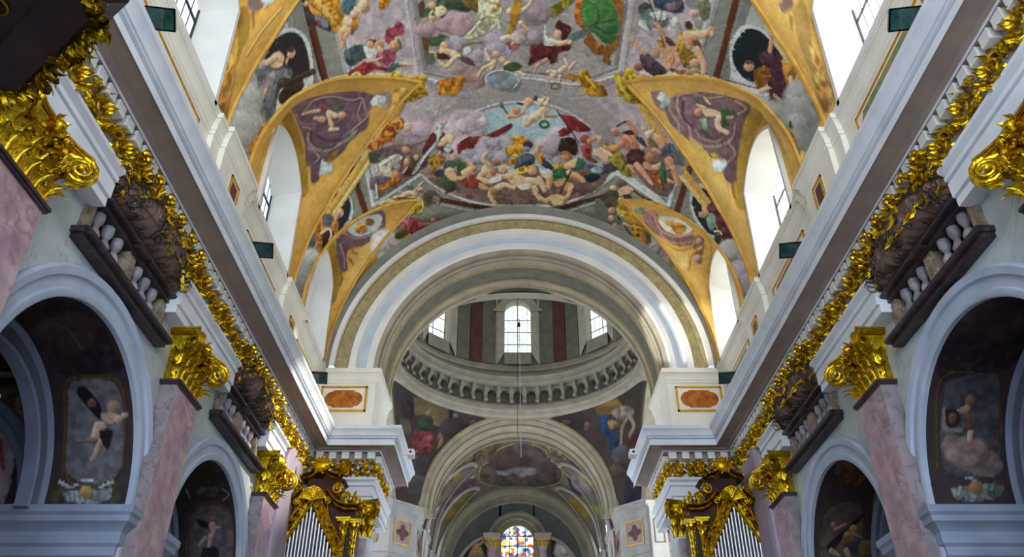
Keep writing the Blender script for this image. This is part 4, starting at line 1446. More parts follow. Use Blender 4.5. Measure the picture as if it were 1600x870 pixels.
CARTOON4 = r'''
# lunette fields: mauve cartouches on ochre
@L 440 130 5.12
S DDB054 60,40 -60,870 0,600 -40,400
P B4882C:9A701C 0,300 60,230 110,330 170,520 200,700 200,880 120,880 90,600 50,400 |
P 72565E:5F4650 80,200 200,130 400,80 620,65 720,90 760,120 700,220 690,340 620,400 560,440 480,560 380,620 310,650 300,760 240,800 230,660 200,660 180,460 130,320 |~.08
S A08478 9,6 180,240 260,140 420,110 560,140 640,120 670,200 690,260 620,330 560,380
S A08478 9,6 170,350 230,370 210,450 260,520 370,540 480,480 560,430 600,380
S 9C7E74 8,5 110,230 160,320 230,330 300,320
S 4A343E 7,5 230,380 240,460 320,520 420,500
S A08A80 6,4 640,150 610,250 640,310
S A48678 8,5 210,520 260,540 300,600 250,640
S 4C363E 14,8 280,420 380,460 470,440
P C8CEC4:A9B4AE 710,150 750,100 790,80 840,120 830,170 830,210 770,180 730,180 |~.12
P 8E787E 740,90 860,70 880,130 850,200 830,110 |
P BCC6C0:A0AEAA 320,610 360,640 400,640 410,700 370,720 330,730 300,740 310,680 |~.12
P 7A5A1E 360,600 450,530 440,580 380,640 |~.2
S 8E4A44 26,18 320,190 370,210
S E3B896 16,9 300,220 230,230 165,250
S E3BC98 26,22 380,240 430,260
B D6966E 480,255 32,30
S DFB08A 18,12 380,270 400,330 400,350
S E3B896 15,9 390,370 470,365
S D99A7C 26,16 330,290 270,280
P 4E6044 400,200 470,150 500,150 490,200 430,220 |~.1
P 5A4450 430,330 490,300 520,350 500,400 |
C 6E7A62 550,410 60,50 111
P C89A3A:B08428 880,60 1000,40 1000,200 900,180 |~.2
S E8C86A 10,8 900,180 850,270 760,380 730,470
# lunette above the nearest left window
@L 320 0 3.625
P 7A5F56 240,10 290,-10 330,20 300,60 260,60 |
P A8B8B0 320,-10 430,-20 370,20 340,40 |~.1
S 8A5A20 8,3 270,70 275,160
S D2A850 5,5 240,310 330,170 440,40 
P A47C22:8E6A1A 170,60 240,40 250,180 200,300 150,480 120,700 110,640 170,400 190,200 |
P C88E30:B0742C 90,440 150,300 170,420 140,560 110,660 60,580 |~.2
# third left lunette
@L 440 280 4.58
P A88028:906C1E 340,480 380,460 420,620 410,760 380,870 350,870 370,700 |
P 6A4E58:5A424C 390,430 450,380 640,250 733,230 733,360 650,440 560,480 480,500 460,560 470,640 430,660 400,560 |~.08
P BFC8C4:A8B4B2 470,370 500,330 600,270 700,250 720,290 690,350 620,395 530,410 |
P C8852A:A8661A 520,340 570,310 610,340 600,380 540,385 |~.3
P C8852A:A8661A 590,300 630,280 665,300 640,330 600,325 |~.3
S 96766E 8,6 450,390 530,425 640,400 720,320
S 96766E 8,5 420,470 450,560 450,640
S 8A6420 7,4 490,480 530,530 620,500
S 7A5A1E 8,4 480,560 510,610
S 8A6420 8,4 420,660 430,720 410,760
P CDA04A 560,500 640,440 733,400 733,560 600,700 500,870 440,870 |
P D9B05A 480,870 600,640 700,500 733,520 733,560 560,870 |
C C9C0B4 733,480 120,160 115
@L 520 280 6.217
C CDC6BC 540,640 220,200 116
@R 980 110 4.143
P C49838:AC8228 810,240 870,270 860,330 820,420 790,560 760,680 780,870 700,870 710,600 730,440 |
P 7C5E60:6A5054 330,150 500,140 700,180 800,230 760,330 730,450 710,580 700,720 650,720 620,660 640,590 540,560 440,490 340,400 270,330 250,220 |~.08
S A8887C 9,6 330,170 330,260 400,360 420,440 500,490 600,490 680,440 700,350
S A8887C 8,6 340,160 420,150 520,180 620,170
S A8887C 9,6 700,200 770,250 700,290
S 9A7A6E 8,6 440,380 480,440 580,460 650,400
S 56404A 10,6 360,200 360,300 430,370
S 56404A 14,8 480,390 560,440 640,400
S A08074 12,8 290,180 280,260 330,340 340,400
S 9A7A6E 8,6 660,470 700,540 650,600
P 8A6A6C 150,140 230,130 260,180 240,260 180,220 |
P BCC8B4:A0B2A0 190,180 230,130 280,200 240,240 210,250 220,210 |~.14
P CDD8CC:B2C4B8 530,620 590,560 650,600 600,660 540,650 |~.14
P E8C898 450,210 510,240 600,270 620,310 570,300 500,290 |
S E3BE96 18,10 600,310 680,300
S E3BE96 20,12 580,330 600,380 650,405
S E6C69E 12,8 460,220 500,240
S E6C69E 9,6 500,180 540,220
B CC8A6C 460,270 28,26
P 3E5A3A 600,240 680,260 710,290 640,300 660,340 620,370 610,310 |~.12
P 7A9A80 470,320 510,310 520,380 500,390 |~.1
P 6E6A5A 430,180 490,170 490,220 440,210 |
P D0A84C 400,430 470,480 540,560 560,640 640,720 660,870 600,870 480,640 |
S 9A6E20 12,6 680,740 690,820
P A07818:BC942C 540,540 580,540 620,570 570,570 |~.2
@R 1100 0 3.625
P B08A3E 500,60 560,0 600,180 620,400 660,680 640,560 600,400 540,250 |
P 7E5E54 430,10 490,-10 500,40 460,70 430,50 |
S A07020 10,4 490,90 495,170
P D0A050:B4782E 590,230 650,330 700,430 730,540 690,640 660,620 620,400 |~.2
@R 930 270 5.8
P C8A048 980,600 1044,620 1044,870 980,870 |
P 9C7068:8A5E5C 430,360 520,340 560,370 580,450 640,530 760,570 900,570 980,590 970,740 900,740 880,660 760,660 620,590 540,540 450,450 |~.08
P C8D2C0:DADFD2 570,430 600,395 700,400 800,440 880,510 840,550 740,560 640,520 590,470 |
P D2902C:B87420 620,430 700,440 740,450 820,480 800,540 730,550 690,490 640,470 |~.2
S B88A7E 10,8 540,370 560,460 620,540 740,580 880,560
S B88A7E 10,6 590,540 660,620 780,640 900,620
S DDA030 12,8 640,620 740,690 860,670 900,640
S E0A434 14,8 960,680 870,740 840,870
P DCB866 560,560 640,660 760,720 840,720 840,870 700,870 620,720 |
P E6C67C 560,570 700,800 720,870 690,870 600,680 |
B B08A78 940,620 30,30
B A88078 930,780 40,40
P 7C8A78 340,320 440,320 440,370 360,360 |~.1
# crossing pendentives, dark figures
@P 610 590 4.35
P 7A6238:5E4A2E 160,130 260,140 400,200 420,280 330,320 260,250 200,260 150,230 |
P 2A2224:362C2C 70,150 120,90 160,170 150,280 90,240 |~.1
P 5A4E3C 60,260 130,300 140,380 80,360 |
P 203226:2A3C2C 190,300 230,270 300,300 330,340 260,360 200,350 |~.1
B 8A6448 258,245 18,26
S 7A5640 10,6 300,310 350,340
P 6E2222:842E2A 130,420 180,370 270,370 310,430 280,500 220,520 150,480 |~.2
S 9A6448 14,8 340,380 345,440 330,470
B 7A5640 350,365 16,14
S 7A5038 9,5 350,360 390,340
B 7A5444 437,265 22,24
P 241C20 395,220 430,215 420,290 400,290 |
C 3C3230 430,340 140,100 121
C 3A302E 560,300 160,60 122
B 5A3E34 560,310 20,26
P 7E4A2E:6A3E26 120,610 160,590 200,620 210,680 140,670 |~.15
B 7A4A34 172,560 20,28
S 9A6A58 7,5 175,500 150,520 150,590
C 4C4644 170,720 140,120 123
C 3A3436 230,600 90,120 124
S 6A5240 8,5 60,750 120,690
@P 830 590 4.35
P 6E5020:86642A 420,180 560,140 620,190 540,250 460,260 |
C 3A2E2C 280,290 220,90 131
B 6A4A3E 380,330 20,34
B 5A4038 240,305 30,20
P 14305E:1C3C78 460,270 520,250 510,340 580,370 590,470 550,500 520,420 480,360 |~.16
P 8A6038:9A7048 520,290 560,290 620,320 560,350 530,340 |~.15
P 7A6A58:8A7A66 570,210 640,190 700,220 690,260 620,290 550,250 |~.2
S 9A7A64 10,7 660,270 620,340 610,460
S A07C66 14,8 680,280 700,330 670,390
S 9A7460 8,6 660,440 720,490
P 4A1E22 640,400 740,380 740,460 660,470 |~.15
C 4E4C4C 610,520 90,80 132
C 5A4630 620,620 140,90 133
P 221C2E:2C2438 640,700 740,700 760,820 640,850 |
C 4A3A30 680,580 120,90 134
# chancel vault
@C 600 640 3.783
P 4C423E:5A4E4A 560,410 570,350 640,290 680,220 780,205 900,215 960,270 1050,360 1060,410 1000,440 880,465 740,465 620,440 |~.06
S B09238 4,4 645,290 680,235 760,205
S B09238 4,4 880,205 950,240 975,280
S 9A7E34 5,5 560,410 575,340 640,300
S 9A7E34 5,5 1060,400 1050,350 990,300
S 9A8040 4,4 560,410 600,440 740,465 880,465 1020,440 1060,400
P 5A4C3A:6E5E3A 300,420 400,320 560,240 680,190 640,270 520,310 400,420 330,500 |~.25
P 5A4C3A:6E5E3A 1330,440 1220,330 1080,250 950,190 1000,270 1100,310 1240,420 1300,500 |~.25
C 8A7A30 400,380 120,60 141
C 8A7A30 1230,420 140,70 142
C 96822E 1150,560 90,60 143
C 96822E 1230,610 50,80 144
C 7E6E2E 460,530 90,60 145
C 86762E 380,620 50,80 146
C 7E8086 780,360 260,60 147
C 5A4644 760,300 200,100 148
S A4A4A4 9,7 300,610 400,500 530,400
P 564048:6A545A 330,560 440,450 540,400 510,470 400,540 320,640 |~.1
P 5A5458:767074 1090,400 1140,400 1230,470 1290,570 1180,500 1100,450 |~.1
S 2E2A30 8,5 1090,400 1110,460 1160,500
@E 600 640 3.783
P 2A2426 430,870 500,770 600,680 625,690 625,880 430,880 |
P 2E282A 1200,870 1100,740 1010,680 1000,700 1000,880 |
P 9A7A58:84684C 500,860 530,800 560,790 590,850 600,880 500,880 |~.1
B A07C5A 550,770 16,20
S A07C5A 10,6 560,800 600,770
C 9EA2A2 1070,840 90,90 151
S B8B0A4 16,12 1060,800 1070,840
B B09A84 1065,765 16,18
S B8AE9E 9,6 1050,790 1020,770
# chapel soffits
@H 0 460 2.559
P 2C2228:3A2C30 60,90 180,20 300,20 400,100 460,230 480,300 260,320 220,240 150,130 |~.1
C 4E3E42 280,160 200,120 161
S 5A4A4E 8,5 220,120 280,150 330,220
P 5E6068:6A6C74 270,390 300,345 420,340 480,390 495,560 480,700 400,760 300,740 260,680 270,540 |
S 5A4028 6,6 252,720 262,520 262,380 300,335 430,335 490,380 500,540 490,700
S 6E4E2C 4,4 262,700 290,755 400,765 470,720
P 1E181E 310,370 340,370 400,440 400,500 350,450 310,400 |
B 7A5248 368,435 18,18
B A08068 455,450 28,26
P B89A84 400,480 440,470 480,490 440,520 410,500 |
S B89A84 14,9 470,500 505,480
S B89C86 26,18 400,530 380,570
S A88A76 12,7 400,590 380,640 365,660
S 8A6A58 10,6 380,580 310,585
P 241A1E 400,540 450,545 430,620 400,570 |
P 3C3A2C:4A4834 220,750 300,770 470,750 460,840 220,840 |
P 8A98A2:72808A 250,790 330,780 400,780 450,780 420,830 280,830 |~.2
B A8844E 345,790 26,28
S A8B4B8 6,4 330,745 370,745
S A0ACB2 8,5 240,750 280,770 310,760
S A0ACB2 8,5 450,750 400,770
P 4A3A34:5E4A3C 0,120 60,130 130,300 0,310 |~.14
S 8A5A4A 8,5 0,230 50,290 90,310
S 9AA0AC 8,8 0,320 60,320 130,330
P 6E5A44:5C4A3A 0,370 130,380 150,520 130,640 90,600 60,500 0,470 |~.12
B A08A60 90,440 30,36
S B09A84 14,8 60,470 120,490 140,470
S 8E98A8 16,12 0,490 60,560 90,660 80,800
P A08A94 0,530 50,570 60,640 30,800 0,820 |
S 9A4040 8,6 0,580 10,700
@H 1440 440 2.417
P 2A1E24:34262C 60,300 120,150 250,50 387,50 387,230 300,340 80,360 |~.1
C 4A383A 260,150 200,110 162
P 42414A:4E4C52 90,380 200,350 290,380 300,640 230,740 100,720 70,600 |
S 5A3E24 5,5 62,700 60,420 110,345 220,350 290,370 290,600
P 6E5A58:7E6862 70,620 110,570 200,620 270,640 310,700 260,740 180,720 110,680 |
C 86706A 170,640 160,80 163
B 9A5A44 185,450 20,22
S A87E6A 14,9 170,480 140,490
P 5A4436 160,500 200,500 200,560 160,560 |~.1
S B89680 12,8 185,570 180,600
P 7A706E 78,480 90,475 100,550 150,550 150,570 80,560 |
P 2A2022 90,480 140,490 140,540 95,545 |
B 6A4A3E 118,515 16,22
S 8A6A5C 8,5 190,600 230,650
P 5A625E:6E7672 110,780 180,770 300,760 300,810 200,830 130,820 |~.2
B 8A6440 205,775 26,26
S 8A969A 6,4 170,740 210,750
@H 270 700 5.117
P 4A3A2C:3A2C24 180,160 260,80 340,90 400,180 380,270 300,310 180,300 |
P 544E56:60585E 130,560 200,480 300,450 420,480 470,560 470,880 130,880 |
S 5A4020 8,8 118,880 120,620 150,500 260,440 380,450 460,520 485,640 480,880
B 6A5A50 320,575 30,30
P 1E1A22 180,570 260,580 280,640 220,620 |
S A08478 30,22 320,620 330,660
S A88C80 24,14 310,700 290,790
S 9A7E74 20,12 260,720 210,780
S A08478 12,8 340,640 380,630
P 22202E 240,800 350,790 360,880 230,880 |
C 5E5656 260,350 300,70 164
S 8A8078 10,6 110,330 140,400
S 7A706C 9,6 400,330 450,370 400,420
B 3E5A3E 390,540 26,30
@H 1260 700 5.117
P 5A3E2C:6A4A34 220,180 300,80 420,130 480,220 420,300 300,290 |~.15
P 4E463E:5A5046 130,560 200,470 320,430 430,460 460,560 460,880 120,880 |
S 5A3E1C 6,6 100,860 105,620 150,490 280,415 420,440 450,540 450,700
P 241818 160,780 430,540 440,560 200,820 |
B 9A6A50 215,615 22,26
S A07458 16,10 230,650 310,610
B A8683C 375,640 34,26
P 9A6E3A:8A6030 280,740 310,670 370,660 390,700 340,760 290,760 |~.2
P 3A3A4C:2E2E3C 300,780 420,700 450,760 400,840 300,830 |~.14
S A87C58 22,12 200,820 260,860
S A87C58 24,16 320,820 340,870
S A86A44 10,6 370,680 450,720
C 7A5A34 480,800 90,110 165
P 8A6644 530,420 550,350 610,380 620,880 520,880 |
P 5A3E24:6E4E2A 620,440 700,640 700,720 640,720 620,600 |~.2
'''


def run_cartoon(txt):
    lay, x0, y0, s = None, 0, 0, 1
    seed = 0
    for ln in txt.splitlines():
        ln = ln.strip()
        if not ln or ln[0] == '#': continue
        seed += 1
        t = ln.split()
        if t[0][0] == '@':
            lay = LAYERS[t[0][1]]; x0, y0, s = float(t[1]), float(t[2]), float(t[3]); continue
        pt = lambda q: (x0 + float(q.split(',')[0]) / s, y0 + float(q.split(',')[1]) / s)
        if t[0] == 'P':
            c = t[1].split(':')
            body, _, opt = ln.partition('|')
            pts = [pt(q) for q in body.split()[2:]]
            f = float(opt[1:]) if opt.startswith('~') else 0
            lay.poly(c[0], pts, f, True, c[1] if len(c) > 1 else None, seed, opt != 'x', (math.cos(seed), math.sin(seed)))
        elif t[0] == 'S':
            r = [float(q) / s for q in t[2].split(',')]
            lay.stroke(t[1], r[0], r[1], [pt(q) for q in t[3:]])
        elif t[0] == 'L':
            lay.stroke(t[1], float(t[2]) / s, float(t[2]) / s, [pt(q) for q in t[3:]], .12)
        elif t[0] == 'B':
            r = [float(q) for q in t[3].split(',')]
            p = pt(t[2]); lay.blob(t[1], p[0], p[1], r[0] / s, r[1] / s, r[2] if len(r) > 2 else 0)
        elif t[0] == 'C':
            p = pt(t[2]); r = [float(q) / s for q in t[3].split(',')]
            lay.cloud(t[1], p[0], p[1], r[0], r[1], int(t[4]), 14)


for tx in (CARTOON, CARTOON3, CARTOON2, CARTOON4): run_cartoon(tx)
for k_, n_, bx in (('V', 16000, (340, 0, 1270, 345)), ('V', 600, (440, 280, 580, 470)), ('V', 600, (1060, 280, 1190, 460)), ('L', 3000, (330, 0, 700, 480)), ('R', 3000, (960, 0, 1260, 480)), ('P', 900, (610, 600, 1015, 790)), ('C', 900, (650, 690, 960, 870)), ('H', 900, (0, 470, 400, 870)), ('H', 900, (1260, 450, 1600, 870))):
    LAYERS[k_].dabs(n_, bx, n_)
for k_, l_ in LAYERS.items(): l_.weather(.07 if k_ in 'VLR' else .12)
# ---------------------------------------------------------------- vault, lunettes, upper windows
keep = ~(mask[:-1, :-1] & mask[1:, :-1] & mask[1:, 1:] & mask[:-1, 1:])
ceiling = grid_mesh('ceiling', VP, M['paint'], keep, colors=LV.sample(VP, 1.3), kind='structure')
n_win = 0
for side in (-1, 1):
    for li, (c, k) in enumerate(LUN):
        q, Rb, Wc = lun_curves(c, k, side, 70 if c > 7 else 12)
        ns = 110 if c > 7 else 8
        s = np.linspace(0, 1, ns)[None, :, None]
        Pn = Rb[:, None, :] * (1 - s) + Wc[:, None, :] * s
        Pn[..., 2] += .10 * np.sin(s[..., 0] * PI) * (1 - np.abs(q))[:, None]
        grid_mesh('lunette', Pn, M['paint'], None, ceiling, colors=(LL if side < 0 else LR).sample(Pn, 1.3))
        rb = MB()
        pts = [(p[0] * .997, p[1], p[2] - .02) for p in Rb]
        rb.tube(pts, .045, 5)
        rb.build('lunette_rib', M['ochre'], ceiling, sm=60)
        # window: wall strip, splayed embrasure, glass
        b = (1.32, 1.22, 12.0, 14.45, .5) if k == 1 else (1.12, 1.02, 12.0, 14.45, .45)
        g = (.98, .98, 12.2, 14.15, .45) if k == 1 else (.80, .80, 12.2, 14.15, .4)
        O0 = opening(c, k, 5.6, side, *b, q)
        O1 = opening(c, k, 5.50, side, *b, q)
        b2 = (b[0] - .1, b[1] - .1, b[2], b[3] - .03, b[4] - .04)
        O2 = opening(c, k, 5.50, side, *b2, q)
        G = opening(c, k, 6.2, side, *g, q)
        sq = np.linspace(0, 1, 12)[None, :, None]
        Pw = Wc[:, None, :] * (1 - sq) + O0[:, None, :] * sq
        grid_mesh('window_surround', Pw, M['paint'], None, ceiling, colors=(LL if side < 0 else LR).sample(Pw, 1.3))
        n_win += 1
        w = MB()
        T = lambda A: [tuple(p) for p in A]
        w.loft([T(O0), T(O1), T(O2), T(G)])
        w.box((side * 5.5, c - 1.6, 11.95), (side * 6.3, c + 1.6, 12.1))
        win = w.build('window_%d' % n_win, M['white'], kind='structure')
        hw, top = g[0], g[3] + g[4]
        zz = [12.1, 12.55, 13.2, 13.85, top + .02]
        yy = [c - hw, c, c + hw]
        lb = MB()
        X = side * 6.17
        for z in zz: lb.box((X - .025, c - hw, z - .02), (X + .025, c + hw, z + .02))
        for y in yy: lb.box((X - .025, y - .02, 12.1), (X + .025, y + .02, top + .02))
        for j in range(1, 8):
            y = c - hw + hw * 2 * j / 8
            if j != 4: lb.box((X - .008, y - .004, 12.1), (X + .008, y + .004, top))
        lb.build('lead_bars', M['lead'] if side < 0 else M['leadL'], win, sm=None)
        for i in range(2):
            for j in range(4):
                pm = MB()
                pm.box((X + side * .01, yy[i], zz[j]), (X + side * .025, yy[i + 1], zz[j + 1]))
                pm.build('pane', M['glassL'] if side < 0 else M['glassR'], win, sm=None)

# ---------------------------------------------------------------- west arch of the crossing
mb = MB()
AR = [(5.75, 20.1, 'g'), (5.56, 20.22, 'g'), (5.44, 20.22, 'g'), (5.43, 20.12, 'w'), (5.40, 20.08, 'w'), (5.27, 20.08, 'w'), (5.25, 20.16, 'w'), (5.24, 20.22, 'l'), (4.90, 20.30, 'o'),
      (4.89, 20.22, 'l'), (4.86, 20.16, 'w'), (4.68, 20.16, 'w'), (4.64, 20.24, 'w'), (4.62, 20.30, 'w'), (4.40, 20.34, 'b'), (4.38, 20.26, 'w'), (4.24, 20.24, 'w'), (4.20, 20.34, 'w'),
      (4.12, 20.40, 'e'), (4.10, 20.48, 'e'), (4.04, 20.50, 'd'), (4.02, 20.62, 'e'), (4.0, 20.64, 'd'), (4.0, 20.95, 'e'), (3.96, 20.98, 'l'), (3.96, 21.03, 'd'), (4.02, 21.06, 'g2'), (4.02, 21.75, 'g2'),
      (3.96, 21.78, 'l'), (3.96, 21.84, 'e'), (4.0, 21.86, 'd'), (4.0, 22.12, 'e'), (3.95, 22.14, 'l'), (3.95, 22.2, 'd'), (3.98, 22.22, 'e'), (3.98, 22.42, 'e'), (4.06, 22.46, 'l'), (4.2, 22.5, 'e'), (4.4, 22.7, 'e')]
ML = {'g': 'greygreen', 'w': 'white', 'o': 'olive', 'l': 'goldsoft', 'b': 'blueband', 'e': 'beige', 'd': 'beige2', 'g2': 'stone2'}
keys = list(ML)
rows = []
for k_ in range(97):
    a = PI * k_ / 96
    rows.append([(-r * math.cos(a), y, 12.04 + r * math.sin(a)) for r, y, _ in AR])
mb.loft(rows, [keys.index(c_) for _, _, c_ in AR[1:]])
mb.build('trim_5', [M[ML[k_]] for k_ in keys], kind='structure')
# wall above the arch on the crossing side
mb = MB()
columns(mb, [4.4 * math.cos(PI * k_ / 40) for k_ in range(41)][::-1], lambda x: [(12 + math.sqrt(max(0, 4.4 ** 2 - x * x)), 18.2)], lambda u, z: (u, 22.72, z))
mb.build('wall_above_arch', M['stone'], kind='structure')

# pedestal panels on the pier
for side, nm in ((-1, 'left'), (1, 'right')):
    pm = MB()
    pm.box((-.62, -.02, -.36), (.62, .02, .36))
    o = pm.build('medallion_panel', M['attic'], None, sm=None, label='orange marble medallion panel in gilt frame on the %s crossing pier' % nm, cat='panel')
    o.location = (side * 4.93, 20.36, 11.14)
    fm = MB()
    for a, b in (((-.64, -.05, .33), (.64, .0, .38)), ((-.64, -.05, -.38), (.64, .0, -.33)), ((-.64, -.05, -.38), (-.59, 0, .38)), ((.59, -.05, -.38), (.64, 0, .38))):
        fm.box(a, b)
    fm.build('gilt_frame', M['goldline'], o, sm=None)
    md = MB()
    out = []
    for i in range(12): a = -PI / 2 + PI * i / 11; out.append((.30 + .22 * math.cos(a), .22 * math.sin(a)))
    out += [(.28, .26), (-.28, .26)]
    for i in range(12): a = PI / 2 + PI * i / 11; out.append((-.30 + .22 * math.cos(a), .22 * math.sin(a)))
    out += [(-.28, -.26), (.28, -.26)]
    md.prism(out, 0, .02, 0, Matrix.Translation((0, -.02, 0)) @ Matrix.Rotation(PI / 2, 4, 'X'))
    md.build('medallion', M['medallion'], o, sm=None)

# attic panels
def attic_panel(side, x, y0, y1, z0, z1, mt, label, shape='rect'):
    o = MB().box((-.012, -(y1 - y0) / 2, 0), (.012, (y1 - y0) / 2, z1 - z0)).build('attic_panel', M['attic'], None, sm=None, label=label, cat='panel')
    o.location = (side * x, (y0 + y1) / 2, z0)
    h = (y1 - y0) / 2; H = z1 - z0; t = .045; e = .03 * -side
    fm = MB()
    for a, b in (((0, -h, 0), (e, h, t)), ((0, -h, H - t), (e, h, H)), ((0, -h, 0), (e, -h + t, H)), ((0, h - t, 0), (e, h, H))): fm.box(a, b)
    fm.build('gilt_frame', M['goldline'], o, sm=None)
    im = MB()
    if shape == 'rect':
        im.box((0, -h + .09, .09), (e * .7, h - .09, H - .09))
    else:
        out = [(-h + .12, H * .2), (-h + .22, H * .2), (-h + .22, .1), (h - .22, .1), (h - .22, H * .2), (h - .12, H * .2), (h - .12, H * .75), (h - .22, H * .8), (h - .3, H - .1), (-h + .3, H - .1), (-h + .22, H * .8), (-h + .12, H * .75)]
        im.add([(e * .7, a, b) for a, b in out], [tuple(range(12))])
    im.build('marble_inlay', mt, o, sm=None)


for side, nm in ((-1, 'left'), (1, 'right')):
    gm = M['greenmarble'] if side > 0 else M['white']
    attic_panel(side, 5.645, 7.35, 9.95, 10.5, 11.5, gm, ('green marble' if side > 0 else 'plain white') + ' gilt-framed attic panel under the nearest %s window' % nm, 'shaped')
    attic_panel(side, 5.445, 11.28, 11.72, 10.6, 11.42, M['redmarble'], 'small dark red gilt-framed panel on the projecting %s attic pier, nearer one' % nm)
    attic_panel(side, 5.645, 13.0, 15.25, 10.5, 11.45, M['orangemarble'] if side > 0 else M['white'], ('orange marble' if side > 0 else 'white') + ' gilt-framed attic panel under the middle %s window' % nm, 'shaped')
    attic_panel(side, 5.525, 16.3, 16.72, 10.6, 11.42, M['redmarble'], 'small dark red gilt-framed panel on the second %s attic pier' % nm)
    attic_panel(side, 5.645, 17.5, 19.9, 10.5, 11.45, M['greenmarble'] if side > 0 else M['white'], ('pale green' if side > 0 else 'white') + ' gilt-framed attic panel under the %s window next to the crossing arch' % nm, 'shaped')

# ---------------------------------------------------------------- crossing: pendentives, ring, gallery, drum
def base_of(phi):
    """lower edge of the pendentive zone at angle phi from east, clockwise towards south (x>0)"""
    s, c = math.sin(phi), math.cos(phi)
    hx, hy = 5.0, 5.1
    # square with cut corners
    t = min(hx / max(abs(s), 1e-6), hy / max(abs(c), 1e-6))
    d = 9.2 / max(abs(s) + abs(c), 1e-6)
    tt = min(t, d)
    x, y = s * tt, c * tt
    if tt == t and abs(y) > hy - .01 and abs(x) <= 4.1: z = 12 + math.sqrt(max(0, 4.1 ** 2 - x * x))
    elif tt == t and abs(x) > hx - .01 and abs(y) <= 4.2: z = 12 + math.sqrt(max(0, 4.2 ** 2 - y * y)) * .96
    else: z = 12.0
    return x, YC + y, z


NP, NR = 480, 60
rowsP = np.zeros((NP + 1, NR, 3))
for i in range(NP + 1):
    ph = 2 * PI * i / NP
    x, y, z = base_of(ph)
    x1, y1 = RD * 1.02 * math.sin(ph), YC + RD * 1.02 * math.cos(ph)
    z1 = 15.9
    z = min(z, z1 - .01)
    for j in range(NR):
        t = j / (NR - 1)
        b = .35 * math.sin(t * PI) * (1 - (z - 12) / 4)
        rowsP[i, j] = (x + (x1 - x) * (t ** .8) + b * math.sin(ph), y + (y1 - y) * (t ** .8) + b * math.cos(ph), z + (z1 - z) * t)
grid_mesh('pendentive_vaulting', rowsP, M['paintdark'], None, colors=LP.sample(rowsP, 1.0), kind='structure')

mb = MB()
RING = [(5.2, 15.86, 0), (4.86, 15.84, 0), (4.80, 15.92, 1), (4.72, 15.95, 0), (4.66, 16.05, 0), (4.62, 16.1, 1), (4.62, 16.22, 0), (4.70, 16.27, 0), (4.72, 16.36, 1), (4.80, 16.42, 0), (4.84, 16.5, 0), (5.15, 16.52, 3), (5.15, 17.18, 3), (4.80, 17.2, 1),
        (4.66, 17.24, 0), (4.62, 17.32, 0), (4.60, 17.42, 1), (4.50, 17.47, 0), (4.46, 17.56, 0), (4.46, 17.66, 1), (4.62, 17.70, 0), (4.7, 17.8, 3), (5.0, 17.85, 3), (5.0, 18.1, 0), (4.92, 18.14, 0), (4.9, 18.22, 1), (4.96, 18.3, 0), (4.98, 18.42, 0), (5.04, 18.5, 0)]
mb.lathe([(r, z) for r, z, _ in RING], 128, [c_ for _, _, c_ in RING[1:]])
ring = mb.build('trim_6', [M['stone'], M['beige'], M['goldsoft'], M['stone2']], kind='structure')
ring.location = (0, YC, 0)
# consoles and small arches of the gallery
NC = 52
cm = MB()
side_prof = [(4.86, 16.50), (4.66, 16.50), (4.64, 16.58), (4.72, 16.66), (4.78, 16.80), (4.70, 16.92), (4.62, 17.02), (4.60, 17.14), (4.62, 17.22), (4.86, 17.22)]
v = [(r, -.085, z) for r, z in side_prof] + [(r, .085, z) for r, z in side_prof]
n = len(side_prof)
cm.add(v, [tuple(range(n)), tuple(range(2 * n - 1, n - 1, -1))] + [(i, i + n, (i + 1) % n + n, (i + 1) % n) for i in range(n)])
c0 = cm.build('console', M['stone'], ring, sm=None)
am = MB()
wA = 2 * PI * 4.78 / NC / 2
for i in range(10):
    a0, a1 = PI * i / 10, PI * (i + 1) / 10
    rr = .19
    am.add([(4.78, -rr * math.cos(a0), 16.92 + rr * math.sin(a0)), (4.78, -rr * math.cos(a1), 16.92 + rr * math.sin(a1)), (4.78, -rr * math.cos(a1) * 1.5, 17.21), (4.78, -rr * math.cos(a0) * 1.5, 17.21),
            (5.0, -rr * math.cos(a0), 16.92 + rr * math.sin(a0)), (5.0, -rr * math.cos(a1), 16.92 + rr * math.sin(a1))], [(0, 1, 2, 3), (0, 1, 5, 4)])
a0_ = am.build('arch_head', M['stone'], ring, sm=None)
for i in range(NC):
    th = PI / 2 + 2 * PI * (i + .5) / NC
    if i == 0:
        c0.rotation_euler = (0, 0, th); a0_.rotation_euler = (0, 0, th + PI / NC)
    else:
        for o in (c0, a0_):
            d = o.copy(); col.objects.link(d); d.rotation_euler = (0, 0, th + (PI / NC if o is a0_ else 0))

# drum wall with eight windows
RW = 5.05
DW = [PI / 4 * i for i in range(8)]
hwA = .62 / RW


def dspans(a):
    for w_ in DW + [2 * PI]:
        q_ = (a - w_) / hwA
        if abs(q_) < 1: return [(18.4, 19.1), (21.3 + .62 * math.sqrt(max(0, 1 - q_ * q_)), 24.5)]
    return [(18.4, 24.5)]


ua = sorted(set([2 * PI * i / 96 for i in range(97)] + [max(0, min(2 * PI, w_ + hwA * math.cos(PI * k_ / 12))) for w_ in DW + [2 * PI] for k_ in range(13)]))
mb = MB()
columns(mb, ua, dspans, lambda a, z: (RW * math.sin(a), YC + RW * math.cos(a), z))
drum = mb.build('wall_drum', M['stone2'], kind='structure')
dm = MB()
dm.lathe([(5.05 * math.cos(i * PI / 20) + .02, 24.5 + 4.8 * math.sin(i * PI / 20)) for i in range(11)], 48)
d_ = dm.build('drum_cap', M['darkpaint'], drum)
d_.location = (0, YC, 0)


def arcmap(phi, r):
    return lambda u, z, d=0: ((r - d) * math.sin(phi + u / r), YC + (r - d) * math.cos(phi + u / r), z)


